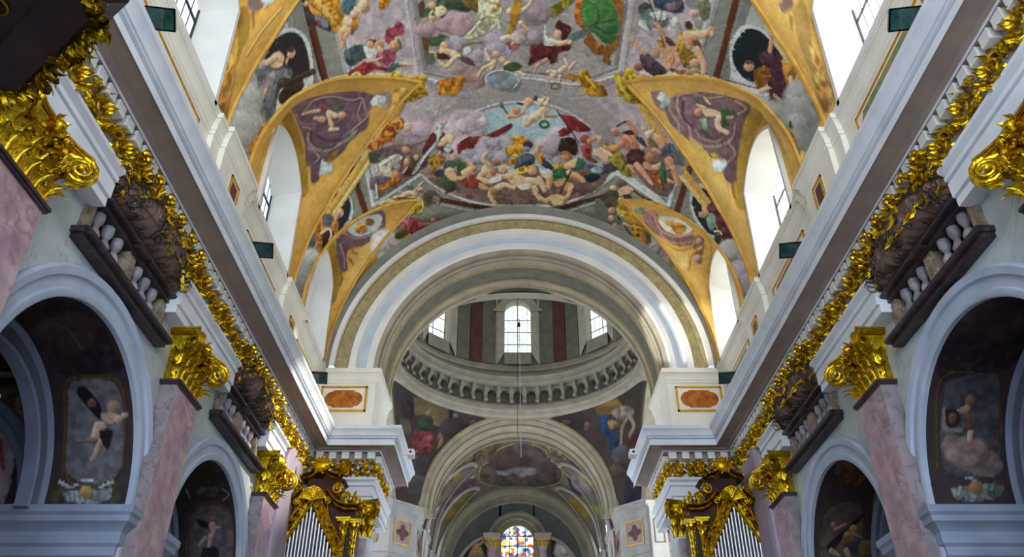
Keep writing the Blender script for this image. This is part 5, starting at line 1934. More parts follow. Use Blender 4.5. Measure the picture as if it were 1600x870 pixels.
for wi, ph in enumerate(DW):
    f = arcmap(ph, RW)
    fr = MB()
    # pale surround: jambs and arched head, and reveal
    outl = [(-.62, 19.1)] + [(.62 * -math.cos(PI * k_ / 14), 21.3 + .62 * math.sin(PI * k_ / 14)) for k_ in range(15)] + [(.62, 19.1)]
    outo = [(-.98, 18.45)] + [(.98 * -math.cos(PI * k_ / 14), 21.3 + .98 * math.sin(PI * k_ / 14)) for k_ in range(15)] + [(.98, 18.45)]
    fr.loft([[f(u, z, .0) for u, z in outo], [f(u, z, .10) for u, z in outo], [f(u, z, .10) for u, z in outl], [f(u, z, -.45) for u, z in outl]])
    fr.box((0, 0, 0), (.001, .001, .001), 0, Matrix.Translation(f(.9, 18.6, .05)))
    n_win += 1
    win = fr.build('window_%d' % n_win, M['drumwhite'], kind='structure')
    sl = MB(); sl.add([f(-.62, 19.1, .1), f(.62, 19.1, .1), f(.62, 18.5, .12), f(-.62, 18.5, .12), f(-.62, 19.1, -.45), f(.62, 19.1, -.45)], [(0, 1, 2, 3), (0, 1, 5, 4)])
    sl.build('sill', M['stone'], win, sm=None)
    for u in (-.98, .98):
        for z in (21.25,):
            cp = MB(); cp.add([f(u - .2 if u < 0 else u - .36, z, .1), f(u + .36 if u < 0 else u + .2, z, .1), f(u + .36 if u < 0 else u + .2, z + .12, .1), f(u - .2 if u < 0 else u - .36, z + .12, .1),
                               f(u - .2 if u < 0 else u - .36, z, .16), f(u + .36 if u < 0 else u + .2, z, .16), f(u + .36 if u < 0 else u + .2, z + .12, .16), f(u - .2 if u < 0 else u - .36, z + .12, .16)],
                              [(4, 5, 6, 7), (0, 1, 5, 4), (2, 3, 7, 6), (0, 3, 7, 4), (1, 2, 6, 5)])
            cp.build('capital_block', M['drumwhite'], win, sm=None)
    if abs(((ph + PI) % (2 * PI)) - PI) < 1.7:
        bars = MB()
        zs = [19.1, 19.75, 20.4, 21.05, 21.95]
        for z in zs: bars.add([f(-.62, z - .02, -.36), f(.62, z - .02, -.36), f(.62, z + .02, -.36), f(-.62, z + .02, -.36)], [(0, 1, 2, 3)])
        for u in (-.61, 0, .61): bars.add([f(u - .018, 19.1, -.36), f(u + .018, 19.1, -.36), f(u + .018, 21.95, -.36), f(u - .018, 21.95, -.36)], [(0, 1, 2, 3)])
        for u in (-.42, -.2, .2, .42): bars.add([f(u - .005, 19.1, -.37), f(u + .005, 19.1, -.37), f(u + .005, 21.95, -.37), f(u - .005, 21.95, -.37)], [(0, 1, 2, 3)])
        bars.build('lead_bars', M['lead'], win, sm=None)
        for i in range(2):
            for j in range(4):
                g = MB(); a, b = (-.62, 0, .62)[i:i + 2]
                g.add([f(a, zs[j], -.39), f(b, zs[j], -.39), f(b, zs[j + 1], -.39), f(a, zs[j + 1], -.39)], [(0, 1, 2, 3)])
                g.build('pane', M['glassD'], win, sm=None)
    # coloured lesenes between the windows
    f2 = arcmap(ph + PI / 8, RW)
    for u, hw_, mt, dd in ((0, .27, 'drumred', .07), (-.62, .3, 'stone2', .05), (.62, .3, 'stone2', .05), (-1.0, .05, 'drumwhite', .04), (1.0, .05, 'drumwhite', .04)):
        le = MB(); le.add([f2(u - hw_, 18.5, dd), f2(u + hw_, 18.5, dd), f2(u + hw_, 24.4, dd), f2(u - hw_, 24.4, dd), f2(u - hw_, 18.5, 0), f2(u + hw_, 18.5, 0), f2(u + hw_, 24.4, 0), f2(u - hw_, 24.4, 0)], [(0, 1, 2, 3), (0, 3, 7, 4), (1, 2, 6, 5)])
        le.build('lesene', M[mt], drum, sm=None)

# chamfered eastern piers with ledge and quatrefoil panels
LED = [(0, 8.6), (0, 10.0), (.05, 10.05), (.05, 11.5), (.09, 11.56), (.09, 11.66), (.17, 11.76), (.22, 11.80), (.22, 11.92), (.26, 11.96), (.26, 12.04), (0, 12.08)]
PP = [(-9.5, 31.8), (-5.35, 31.8), (-5.35, 31.8), (-4.95, 31.95), (-4.22, 32.72), (-4.22, 41)]
PP = [(-9.5, 31.75), (-5.10, 31.75), (-4.22, 32.66), (-4.22, 41)]
for side, nm in ((1, 'left'), (-1, 'right')):
    mb = MB()
    sweep(mb, LED, PP, 0, side, cap=False)
    sweep(mb, [(0, 0), (0, 8.62), (.1, 8.64), (.2, 8.8), (.3, 8.84), (.34, 8.95), (.34, 9.05), (0, 9.1)], PP, 0, side, cap=False)
    pier = mb.build('wall_east_pier_' + nm, M['stonelight'], kind='structure')
    for (ax, ay), (bx, by), off in (((-5.05, 31.8), (-4.27, 32.61), .06), ((-4.22, 33.3), (-4.22, 34.9), .06), ((-4.22, 35.9), (-4.22, 37.6), .06), ((-6.6, 31.75), (-5.4, 31.75), .06)):
        a, b = Vector((ax, ay)), Vector((bx, by))
        dr = (b - a).normalized(); nn = Vector((dr.y, -dr.x))
        L_ = (b - a).length
        for z0_, z1_, hw_ in ((10.4, 11.35, None),):
            mid = (a + b) / 2
            pts = []
            def P3(u, z, d): return (-(-1) * side * (mid.x + dr.x * u + nn.x * d), mid.y + dr.y * u + nn.y * d, z)
            h = min(L_ / 2 - .12, .8) if L_ > 1.3 else L_ / 2 - .13
            fm = MB()
            fm.add([P3(-h, z0_, off), P3(h, z0_, off), P3(h, z1_, off), P3(-h, z1_, off)], [(0, 1, 2, 3)])
            t_ = .035
            for q in ((-h, h, z0_, z0_ + t_), (-h, h, z1_ - t_, z1_), (-h, -h + t_, z0_, z1_), (h - t_, h, z0_, z1_)):
                fm.add([P3(q[0], q[2], off + .02), P3(q[1], q[2], off + .02), P3(q[1], q[3], off + .02), P3(q[0], q[3], off + .02)], [(0, 1, 2, 3)], 1)
            out = []
            for k_ in range(32):
                a_ = 2 * PI * k_ / 32
                rr = .62 + .16 * math.cos(4 * a_)
                out.append(P3(rr * h * .95 * math.cos(a_), (z0_ + z1_) / 2 + rr * .42 * math.sin(a_), off + .015))
            fm.add(out, [tuple(range(32))], 2)
            fm.build('quatrefoil_panel', [M['panelpink'], M['goldline'], M['redmarble']], pier, sm=None, fix=False)

# pale pilaster with entablature on the outer wall behind the right organ
sp = MB()
X0, X1 = 5.18, 5.78
sp.box((X0, 31.45, 9.6), (X1, 31.75, 11.72)); sp.box((X0 - .12, 31.3, 9.5), (X1 + .12, 31.75, 9.62)); sp.box((X0 - .05, 31.4, 11.70), (X1 + .05, 31.75, 11.8)); sp.box((X0 - .14, 31.3, 11.8), (X1 + .14, 31.75, 11.92))
sp.box((X0 + .06, 31.5, 11.9), (X1 - .06, 31.75, 13.6)); sp.box((X0 - .6, 31.2, 9.0), (X1 + .3, 31.75, 9.2))
for a_, b_ in ((.20, .24), (.30, .34)): sp.box((X0 + a_, 31.48, 11.92), (X0 + b_, 31.5, 13.5), 1)
for q in ((.1, .5, 10.3, 10.33), (.1, .5, 11.2, 11.23), (.1, .13, 10.3, 11.23), (.47, .5, 10.3, 11.23)): sp.box((X0 + q[0], 31.43, q[2]), (X0 + q[1], 31.45, q[3]), 1)
sp.build('trim_10', [M['attic'], M['panelbrown']], kind='structure', sm=None)

# east arch of the crossing
def arch_sweep(name, prof, zc, mats, idx, n=72, parent=None, axis='y', cx=0, **kw):
    mb = MB()
    rows = []
    for k_ in range(n + 1):
        a = PI * k_ / n
        if axis == 'y': rows.append([(cx - r * math.cos(a), y, zc + r * math.sin(a)) for r, y in prof])
        else: rows.append([(y, cx - r * math.cos(a), zc + r * math.sin(a)) for r, y in prof])
    mb.loft(rows, idx)
    return mb.build(name, mats, parent, **kw)


EA = [(4.16, 32.5), (4.10, 32.42), (4.02, 32.42), (4.0, 32.5), (3.90, 32.52), (3.88, 32.6), (3.76, 32.62), (3.74, 32.72), (3.66, 32.74), (3.62, 32.84), (3.62, 33.3), (3.56, 33.32), (3.56, 33.4), (3.62, 33.44), (3.62, 33.95), (3.52, 34.0), (3.52, 34.1), (4.6, 34.16)]
EI = [2, 2, 0, 0, 1, 0, 0, 1, 0, 0, 1, 0, 1, 0, 1, 0, 0]
arch_sweep('trim_7', EA, 12.02, [M['beige'], M['beige2'], M['goldsoft']], EI, kind='structure')

# transept arches (seen edge on)
for side in (1, -1):
    NA_ = [(4.35, side * 5.02), (4.3, side * 4.9), (4.2, side * 4.9), (4.15, side * 5.05), (4.05, side * 5.1), (4.05, side * 6.4)]
    arch_sweep('trim_%d' % (8 if side > 0 else 9), NA_, 12.0, [M['beige'], M['goldsoft']], [0, 1, 0, 0, 0], axis='x', cx=YC, kind='structure')
    tw = MB()
    tw.box((side * 6.4, 22.7, 0), (side * 13, 22.9, 17)); tw.box((side * 6.4, 31.8, 0), (side * 13, 32, 17)); tw.box((side * 6.4, 22.7, 16.6), (side * 13, 32, 16.8))
    tw.build('wall_transept_' + ('right' if side > 0 else 'left'), M['stone'], kind='structure')

# ---------------------------------------------------------------- chancel
ZC_ = 11.64
RC = 3.95
na, ny = 220, 130
a_ = np.linspace(0, 180, na); y_ = np.linspace(34.1, 41.0, ny)
Ac, Yc_ = np.meshgrid(a_, y_, indexing='ij')
CP = np.stack([RC * np.cos(np.radians(Ac)), Yc_, ZC_ + RC * np.sin(np.radians(Ac))], -1)
CL = [(35.75, 1.5), (38.95, 1.5)]
mk = np.zeros(Ac.shape, bool)
for c, w0 in CL:
    aa = np.minimum(Ac, 180 - Ac)
    mk |= (np.abs(Yc_ - c) < w0 * np.sqrt(np.clip(1 - (aa / 60) ** 2, 0, 1)) - .01) & (aa < 60)
kp = ~(mk[:-1, :-1] & mk[1:, :-1] & mk[1:, 1:] & mk[:-1, 1:])
chv = grid_mesh('ceiling_chancel', CP, M['paintdark'], kp, colors=LC.sample(CP, 1.15), kind='structure')
for side in (-1, 1):
    for c, w0 in CL:
        q = np.linspace(-1, 1, 41)
        al_ = 60 * np.sqrt(1 - q * q)
        Rb = np.stack([side * RC * np.cos(np.radians(al_)), c + w0 * q, ZC_ + RC * np.sin(np.radians(al_))], -1)
        Wc = np.stack([np.full(41, side * 4.05), c + w0 * .9 * q, ZC_ + 2.1 * np.sqrt(1 - q * q)], -1)
        s = np.linspace(0, 1, 20)[None, :, None]
        Pn = Rb[:, None, :] * (1 - s) + Wc[:, None, :] * s
        grid_mesh('lunette', Pn, M['paintdark'], None, chv, colors=LC.sample(Pn, 1.15))
        rb = MB(); rb.tube([(p[0] * .985, p[1], p[2] - .05) for p in Rb[:22]], .11, 6); rb.tube([(p[0] * .99, p[1], p[2] - .03) for p in Rb[21:]], .022, 6); rb.build('lunette_rib', M['stonelight'], chv, sm=60)
        n_win += 1
        w = MB()
        O = [(side * 4.06, c + .75 * math.cos(PI * k_ / 16), 12.3 + .75 * math.sin(PI * k_ / 16)) for k_ in range(17)]
        O = [(side * 4.06, c + .75, 10.4)] + O + [(side * 4.06, c - .75, 10.4)]
        O2 = [(side * 4.5, y, z) for _, y, z in O]
        w.loft([[(x, c + (y - c) * 1.35, z + (.35 if z > 11 else 0)) for x, y, z in O], O, O2])
        win = w.build('window_%d' % n_win, M['white'], kind='structure')
        g = MB().add([(side * 4.45, y, z) for _, y, z in O], [tuple(range(len(O)))])
        g.build('pane', M['glassL'], win, sm=None)
        lb = MB()
        for z in (11.0, 11.7, 12.4): lb.box((side * 4.44 - .01, c - .75, z - .02), (side * 4.44 + .01, c + .75, z + .02))
        lb.box((side * 4.44 - .01, c - .02, 10.4), (side * 4.44 + .01, c + .02, 13.0))
        lb.build('lead_bars', M['lead'], win, sm=None)

# apse wall with the stained glass window
YE = 41.0
def espans(x):
    top = ZC_ + math.sqrt(max(0, RC ** 2 - x * x))
    if abs(x) < .83: return [(12.99 + math.sqrt(max(0, .83 ** 2 - x * x)), top)]
    return [(8, top)]
ux = sorted(set([RC * math.cos(PI * k_ / 60) for k_ in range(61)] + [.83 * math.cos(PI * k_ / 16) for k_ in range(17)]))
P_ = []
mb = MB()
columns(mb, ux, espans, lambda u, z: (u, YE, z))
east = mb.build('wall_east', M['greywall'], kind='structure')
arch_sweep('end_arch', [(3.98, 40.2), (3.82, 40.15), (3.78, 40.3), (3.62, 40.32), (3.58, 40.5), (3.5, 40.52), (3.5, 40.9), (3.35, 40.95), (3.3, 41)], ZC_, [M['stone'], M['beige2']], [0, 1, 0, 0, 1, 0, 1, 0], parent=east)
arch_sweep('window_hood', [(1.5, 41), (1.48, 40.8), (1.34, 40.75), (1.30, 40.85), (1.12, 40.85), (1.08, 40.95), (.83, 41.0), (.83, 41.3)], 12.99, [M['stone'], M['beige2']], [0, 0, 0, 1, 0, 1, 0], parent=east)
for side in (-1, 1):
    j = MB(); j.box((side * .83, 40.95, 9), (side * 1.5, 41.05, 12.99)); j.build('jamb', M['stone'], east, sm=None)
    co = MB(); co.lathe([(.20, 9), (.20, 12.55), (.24, 12.6), (.22, 12.66), (.30, 12.92)], 12, 0, Matrix.Translation((side * 1.28, 40.72, 0)))
    co.build('marble_column', M['pink'], east)
    ca = MB()
    for k_ in range(8):
        a = k_ * PI / 4
        ca.tube([(side * 1.28 + .2 * math.cos(a), 40.72 + .2 * math.sin(a), 12.62), (side * 1.28 + .26 * math.cos(a), 40.72 + .26 * math.sin(a), 12.78), (side * 1.28 + .35 * math.cos(a), 40.72 + .35 * math.sin(a), 12.86)], [.06, .05, .03], 5)
    ca.box((side * 1.28 - .33, 40.4, 12.9), (side * 1.28 + .33, 41, 13.0))
    ca.build('small_capital', M['gold'], east)
    co = MB(); co.box((side * 1.28 - .36, 40.38, 13.0), (side * 1.28 + .36, 41, 13.12)); co.box((side * 1.28 - .42, 40.32, 13.12), (side * 1.28 + .42, 41, 13.24)); co.build('impost_block', M['stonelight'], east, sm=None)
    # sloping side arches of the end wall
    sc_ = MB()
    sc_.tube([(side * (1.5 + .16 * i), 40.85, 13.2 - .0028 * (i * 1.0) ** 2.6 - .04 * i) for i in range(14)], .09, 6)
    sc_.build('curved_moulding', M['stone'], east)
# painted side panels of the end wall
xs_ = np.linspace(1.55, 3.7, 50); zs_ = np.linspace(0, 1, 90)
for side in (-1, 1):
    Xg, Tg = np.meshgrid(side * xs_, zs_, indexing='ij')
    top = np.minimum(13.1 - .0028 * ((np.abs(Xg) - 1.5) / .16) ** 2.6 - .04 * (np.abs(Xg) - 1.5) / .16, 14)
    Zg = 9.5 + (top - 9.5) * Tg
    Pn = np.stack([Xg, np.full(Xg.shape, 40.93), Zg], -1)
    grid_mesh('wall_painting', Pn, M['paintdark'], None, east, colors=LC2.sample(Pn, 1.1))
n_win += 1
w = MB()
zz = [10.6, 11.15, 11.7, 12.25, 12.8, 13.3, 13.85]
xx = [-.83, -.41, 0, .41, .83]
for z in zz: w.box((-.83, 41.16, z - .018), (.83, 41.2, z + .018))
for x in xx: w.box((x - .018, 41.16, 10.5), (x + .018, 41.2, 13.85))
win = w.build('window_%d' % n_win, M['lead'], kind='structure', sm=None)
for i in range(4):
    for j in range(6):
        g = MB().box((xx[i], 41.19, zz[j]), (xx[i + 1], 41.2, zz[j + 1]))
        g.build('pane', M['stained'], win, sm=None)

# ---------------------------------------------------------------- side chapels: painted intrados, inner arches, end walls
for side in (-1, 1):
    for ai, (c, r) in enumerate(ARCHES[1:]):
        fine = ai > 0
        na, nx = (200, 90) if fine else (20, 6)
        a_ = np.linspace(0, PI, na); x_ = np.linspace(5.9, 7.1, nx)
        Aa, Xx = np.meshgrid(a_, x_, indexing='ij')
        Pn = np.stack([side * Xx, c + (r + .0) * np.cos(Aa), SPR + r * np.sin(Aa)], -1)
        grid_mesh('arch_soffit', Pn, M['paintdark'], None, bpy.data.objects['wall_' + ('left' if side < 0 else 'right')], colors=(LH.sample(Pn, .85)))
        arch_sweep('inner_arch', [(r, side * 7.08), (r - .05, side * 7.05), (r - .09, side * 7.09), (r - .12, side * 7.11), (r - .30, side * 7.13), (r - .32, side * 7.09), (r - .36, side * 7.11), (r - .36, side * 7.3), (r, side * 7.33), (r + .3, side * 7.33)], SPR,
                   [M['innerband'], M['shadowwall']], [0, 0, 0, 1, 0, 0, 0, 0, 0], axis='x', cx=c, parent=bpy.data.objects['wall_outer_' + ('left' if side < 0 else 'right')])
        # chapel end wall, painted, with the arch of the passage
        na, nx = (110, 110) if fine else (6, 6)
        Xx, Zz = np.meshgrid(np.linspace(7.4, 12.2, na), np.linspace(4.0, 9.2, nx), indexing='ij')
        Pn = np.stack([side * Xx, np.full(Xx.shape, c + 2.28), Zz], -1)
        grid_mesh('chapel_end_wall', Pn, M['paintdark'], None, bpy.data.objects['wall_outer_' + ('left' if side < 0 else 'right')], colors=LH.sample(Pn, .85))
        arch_sweep('passage_arch', [(2.15, c + 2.28), (2.12, c + 2.18), (2.0, c + 2.16), (1.96, c + 2.2), (1.85, c + 2.2), (1.85, c + 2.6)], SPR, [M['innerband']], 0, cx=side * 9.45, parent=bpy.data.objects['wall_outer_' + ('left' if side < 0 else 'right')])
# ---------------------------------------------------------------- marble pilasters
PIL = [(1.3, 1.0, 'nearest the camera'), (6.72, 1.0, 'beside the first arch'), (12.12, .98, 'between the two arches'), (17.55, .98, 'next to the organ')]
for side, nm in ((-1, 'left'), (1, 'right')):
    for y, w, wh in PIL[1:]:
        mb = MB()
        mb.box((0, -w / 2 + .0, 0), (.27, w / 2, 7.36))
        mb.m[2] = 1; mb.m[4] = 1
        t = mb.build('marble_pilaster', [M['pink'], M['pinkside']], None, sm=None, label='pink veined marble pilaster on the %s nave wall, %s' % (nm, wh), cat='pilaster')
        t.location = (side * 5.9, y, 0)
        if side > 0: t.rotation_euler = (0, 0, PI)
        rm = MB()
        rm.box((0, -w / 2 - .03, 7.31), (.31, w / 2 + .03, 7.345)); rm.box((0, -w / 2 - .05, 7.345), (.33, w / 2 + .05, 7.39))
        rm.build('astragal', M['dark'], t, sm=None)
    mb = MB(); mb.box((-.28, -.2, 0), (.28, .1, 7.36))
    t = mb.build('marble_pilaster', M['mauve2'], None, sm=None, label='pale marble pilaster of the %s crossing pier behind the organ' % nm, cat='pilaster')
    t.location = (side * 4.22, YA, 0)


# ---------------------------------------------------------------- carving helpers
def frame(o, d, n):
    d = Vector(d).normalized(); n = Vector(n)
    n = (n - d * n.dot(d)).normalized()
    s = d.cross(n)
    return Matrix(((s.x, d.x, n.x, o[0]), (s.y, d.y, n.y, o[1]), (s.z, d.z, n.z, o[2]), (0, 0, 0, 1)))


def leaf(mb, o, d, n, L=.3, w=.12, curl=1.6, lobes=3, m=0, nl=8, fold=.25):
    """acanthus leaf: grows along d, faces n, tip rolls over towards n"""
    Mx = frame(o, d, n)
    nl = max(nl, 9)
    rows = []
    a = 0; y = z = 0
    for i in range(nl + 1):
        t = i / nl
        ww = w * (math.sin(PI * min(1, t * .92 + .12)) ** .7) * (1 + .22 * math.cos(t * lobes * 2 * PI)) * (1 - .35 * t * t)
        if i == nl: ww *= .5
        rows.append([(k * ww / 2, y, z + abs(k) * ww * fold * (-1 if abs(k) < 2 else -.2)) for k in (-1, -.5, 0, .5, 1)])
        a = curl * t ** 2
        y += L / nl * math.cos(a); z += L / nl * math.sin(a)
    mb.loft(rows, m, Mx)
    # thickness: a mid rib
    mb.tube([(0, r[2][1], r[2][2] + .004) for r in rows], [w * .09 * (1 - .6 * i / nl) for i in range(nl + 1)], 4, m, Mx)
    return mb


def spiral(mb, o, d, n, r=.15, turns=2.3, th=.03, m=0, start=0, sgn=1, k=26, tail=None):
    Mx = frame(o, d, n)
    pts = []
    for i in range(k + 1):
        t = i / k
        a = start + sgn * turns * 2 * PI * t
        q = r * (1 - t) ** .8 + .008
        pts.append((q * math.cos(a), q * math.sin(a), .25 * r * t))
    if tail:
        pts = [tuple(p) for p in tail] + pts
    mb.tube(pts, [th * (1 - .55 * i / len(pts)) for i in range(len(pts))], 6, m, Mx)
    mb.ball((0, 0, .25 * r), th * 1.0, m, M=Mx)
    return mb


def putto(mb, o, s, d=(1, 0, 0), n=(0, 0, 1)):
    """small carved cherub: head, curls, body, arms, legs and wings"""
    Mx = frame(o, n, d) @ Matrix.Scale(s, 4)      # local y up, z forward
    mb.ball((0, .42, .08), .13, 0, (1, 1.1, 1), 10, 8, Mx)
    for k in range(7):
        a = k * .9
        mb.ball((.11 * math.cos(a), .47 + .07 * math.sin(a * 1.3), .02 + .05 * math.sin(a)), .05, 0, M=Mx)
    mb.ball((0, .40, .20), .025, 0, M=Mx)
    mb.tube([(0, .34, .04), (0, .2, .05), (0, .05, .06), (0, -.1, .04)], [.06, .13, .14, .10], 8, 0, Mx)
    for q in (-1, 1):
        mb.tube([(q * .1, .25, .05), (q * .25, .16, .12), (q * .34, .26, .2)], [.055, .045, .03], 6, 0, Mx)
        mb.tube([(q * .07, -.06, .05), (q * .18, -.2, .2), (q * .14, -.42, .12)], [.085, .065, .035], 6, 0, Mx)
        for j in range(3):
            leaf(mb, Mx @ Vector((q * .06, .2, -.02)), Mx.to_3x3() @ Vector((q, .5 - j * .5, 0)), Mx.to_3x3() @ Vector((0, 0, 1)), .42 * s, .16 * s, .5)
    return mb


# ---------------------------------------------------------------- gilded capitals
def make_capital():
    root = empty('gilded_capital')
    H = .90
    b = MB()
    rows = []
    for z, dx, dy in ((0, .25, .46), (.1, .25, .44), (.35, .24, .43), (.6, .28, .47), (.74, .34, .52), (.80, .36, .55)):
        rows.append([(0, -dy, z), (dx * .8, -dy, z), (dx, -dy * .8, z), (dx * 1.05, 0, z), (dx, dy * .8, z), (dx * .8, dy, z), (0, dy, z)])
    b.loft(rows)
    for k in range(9):      # flutes
        y = -.4 + .1 * k
        b.tube([(.25, y, .02), (.24, y, .3), (.29, y * 1.1, .72)], .014, 5)
    b.build('bell', M['gold'], root)
    ab = MB()
    out = []
    for t in grid(-1, 1, 10): out.append((.50 - .14 * (1 - t * t), t * .66))
    poly = [(0, -.62)] + out + [(0, .62)]
    ab.prism([(x * .93, y * .95) for x, y in poly], .795, .825); ab.prism(poly, .825, .86); ab.prism([(x * 1.05, y * 1.03) for x, y in poly], .86, .895)
    ab.build('abacus', M['gold'], root, sm=None)
    for z, ks, L, w in ((.0, (-.40, -.2, .0, .2, .40), .40, .21), (.26, (-.32, -.11, .11, .32), .40, .21)):
        for y in ks:
            l = MB(); leaf(l, (.26, y, z), (.12, y * .3, 1), (1, y * .5, 0), L, w, 2.3, 3, nl=10)
            l.build('acanthus_leaf', M['gold'], root)
        for sg in (-1, 1):
            l = MB(); leaf(l, (.12, sg * .46, z), (0, sg * .1, 1), (.2, sg, 0), L, .22, 2.0, nl=10); l.build('acanthus_leaf', M['gold'], root)
            l = MB(); leaf(l, (.24, sg * .45, z), (.1, sg * .2, 1), (.8, sg, 0), L * 1.05, .2, 2.2, nl=10); l.build('acanthus_leaf', M['gold'], root)
    for sg in (-1, 1):
        v = MB()
        dg = Vector((.80, sg * .6, 0)).normalized()
        c = Vector((.44, sg * .60, .62))
        nrm = Vector((.6, -sg * .8, 0))
        for off in (-.05, 0.0, .05):
            spiral(v, c + nrm * off, (0, 0, 1), nrm, .185, 2.3, .034, 0, PI / 2 if True else 0, -1 if sg > 0 else 1)
        v.tube([c + Vector((0, 0, .165)), c + Vector((-.14, -sg * .14, .19)), Vector((.30, sg * .18, .74)), Vector((.32, sg * .05, .60))], [.055, .06, .055, .04], 8)
        v.tube([c + Vector((-.10, -sg * .09, .1)), Vector((.36, sg * .30, .62)), Vector((.34, sg * .14, .52))], [.05, .07, .05], 8)
        for k in range(5): v.ball(Vector((.36, sg * (.50 - .085 * k), .60 + .012 * k)), .045)
        v.build('volute', M['gold'], root)
        l = MB(); leaf(l, c + Vector((-.1, -.05 * sg, -.20)), (.7, sg * .5, -.05), (0, 0, -1), .26, .2, -1.6); leaf(l, c + Vector((-.12, -.02 * sg, -.12)), (.5, sg * .7, .1), (1, 0, 0), .24, .16, 1.4)
        l.build('corner_leaf', M['gold'], root)
    f = MB()
    f.ball((.42, 0, .80), .085, 0, (1, 1, 1), 8, 6)
    for k in range(7):
        a = 2 * PI * k / 7
        leaf(f, (.40, .04 * math.cos(a), .80 + .04 * math.sin(a)), (.4, math.cos(a), math.sin(a)), (1, 0, 0), .15, .09, 1.2, nl=5)
    f.build('rosette', M['gold'], root)
    p = MB(); putto(p, (.40, .22, .58), .42, (1, .5, 0)); p.build('putto', M['gold'], root)
    g = MB()
    rs = random.Random(3)
    for k in range(26):
        y = rs.uniform(-.4, .4); z = rs.uniform(.2, .7)
        g.ball((.30 + .10 * z + rs.uniform(0, .03), y, z), rs.uniform(.018, .034), 0, n=6, rings=4)
    for k in range(10):
        y = -.4 + .09 * k; leaf(g, (.31, y, .45 + .1 * (k % 2)), (.3, rs.uniform(-1, 1), rs.uniform(-.4, 1)), (1, 0, 0), .16, .08, 1.5, nl=5)
    g.build('fruit_garland', M['gold'], root, kind='stuff')
    return root


CAPLAB = {(0, -1): 'gilded composite capital with scroll volutes on the left wall, partly behind the dark pulpit canopy',
          (1, -1): 'gilded composite capital with cherub on the pink pilaster between the two left arches',
          (2, -1): 'gilded composite capital on the left wall just beside the left organ top',
          (0, 1): 'gilded composite capital cut by the right edge of the picture, nearest on the right wall',
          (1, 1): 'gilded composite capital with cherub on the pink pilaster between the two right arches',
          (2, 1): 'gilded composite capital on the right wall just beside the right organ top'}
cap = make_capital()
first = True
for side in (-1, 1):
    for i, (y, w, wh) in enumerate(PIL[1:]):
        t = cap if first else copy_tree(cap)
        first = False
        t.location = (side * 5.9, y, 7.385)
        t.rotation_euler = (0, 0, 0 if side < 0 else PI)
        if side > 0: t.scale = (1, -1, 1)
        tag(t, CAPLAB[(i, side)], 'capital', 'gilded pilaster capitals')
    t = copy_tree(cap)
    t.location = (side * 4.22, YA - .02, 7.385); t.rotation_euler = (0, 0, -PI / 2)
    t.scale = (1, .82, 1) if side < 0 else (1, -.82, 1)
    tag(t, 'gilded composite capital on the %s crossing pier, on the nave-centre side of the organ' % ('left' if side < 0 else 'right'), 'capital', 'gilded pilaster capitals')


# ---------------------------------------------------------------- gilded frieze
def frieze_meshes():
    L = 1.36
    st, lv, be = MB(), MB(), MB()
    rs = random.Random(5)
    pts = []
    for i in range(25):
        t = i / 24
        pts.append((.06 + .05 * math.sin(t * 12), -L / 2 + L * t, .23 + .13 * math.sin(t * 2 * PI)))
    st.tube(pts, .024, 6)
    for s, yy, zz in ((1, -L / 4, .20), (-1, L / 4, .26)):
        spiral(st, (.07, yy, zz), (0, 0, s), (1, 0, 0), .155, 2.0, .028, 0, 0, s)
        for k in range(6):
            a = 2 * PI * k / 6
            leaf(lv, (.13, yy + .02 * math.cos(a), zz + .02 * math.sin(a)), (.45, math.cos(a), math.sin(a)), (1, 0, 0), .11, .075, 1.3, nl=5)
        for k in range(7):
            a = 2 * PI * k / 7 + .3
            leaf(lv, (.05, yy + .15 * math.cos(a), zz + .15 * math.sin(a)), (.55, math.cos(a + .9), math.sin(a + .9)), (1, 0, .0), .19, .11, 1.8, nl=6)
    for i in range(34):
        t = (i + .5) / 34
        y = -L / 2 + L * t; z = rs.uniform(.05, .38)
        a = rs.uniform(0, 2 * PI)
        leaf(lv, (.03, y, z), (.35, math.cos(a), math.sin(a)), (1, -.2, 0), rs.uniform(.10, .17), rs.uniform(.06, .09), 1.7, nl=6)
    for cy, cz, cx in ((0, .36, .13), (.05, .1, .09), (-L / 2 + .05, .27, .1)):
        for k in range(6):
            a = 2 * PI * k / 6
            be.ball((cx + .02 * math.sin(a * 2), cy + .048 * math.cos(a), cz + .042 * math.sin(a)), .030, 0, n=7, rings=5)
        be.ball((cx + .03, cy, cz), .036, 0, n=7, rings=5)
    return st, lv, be, L


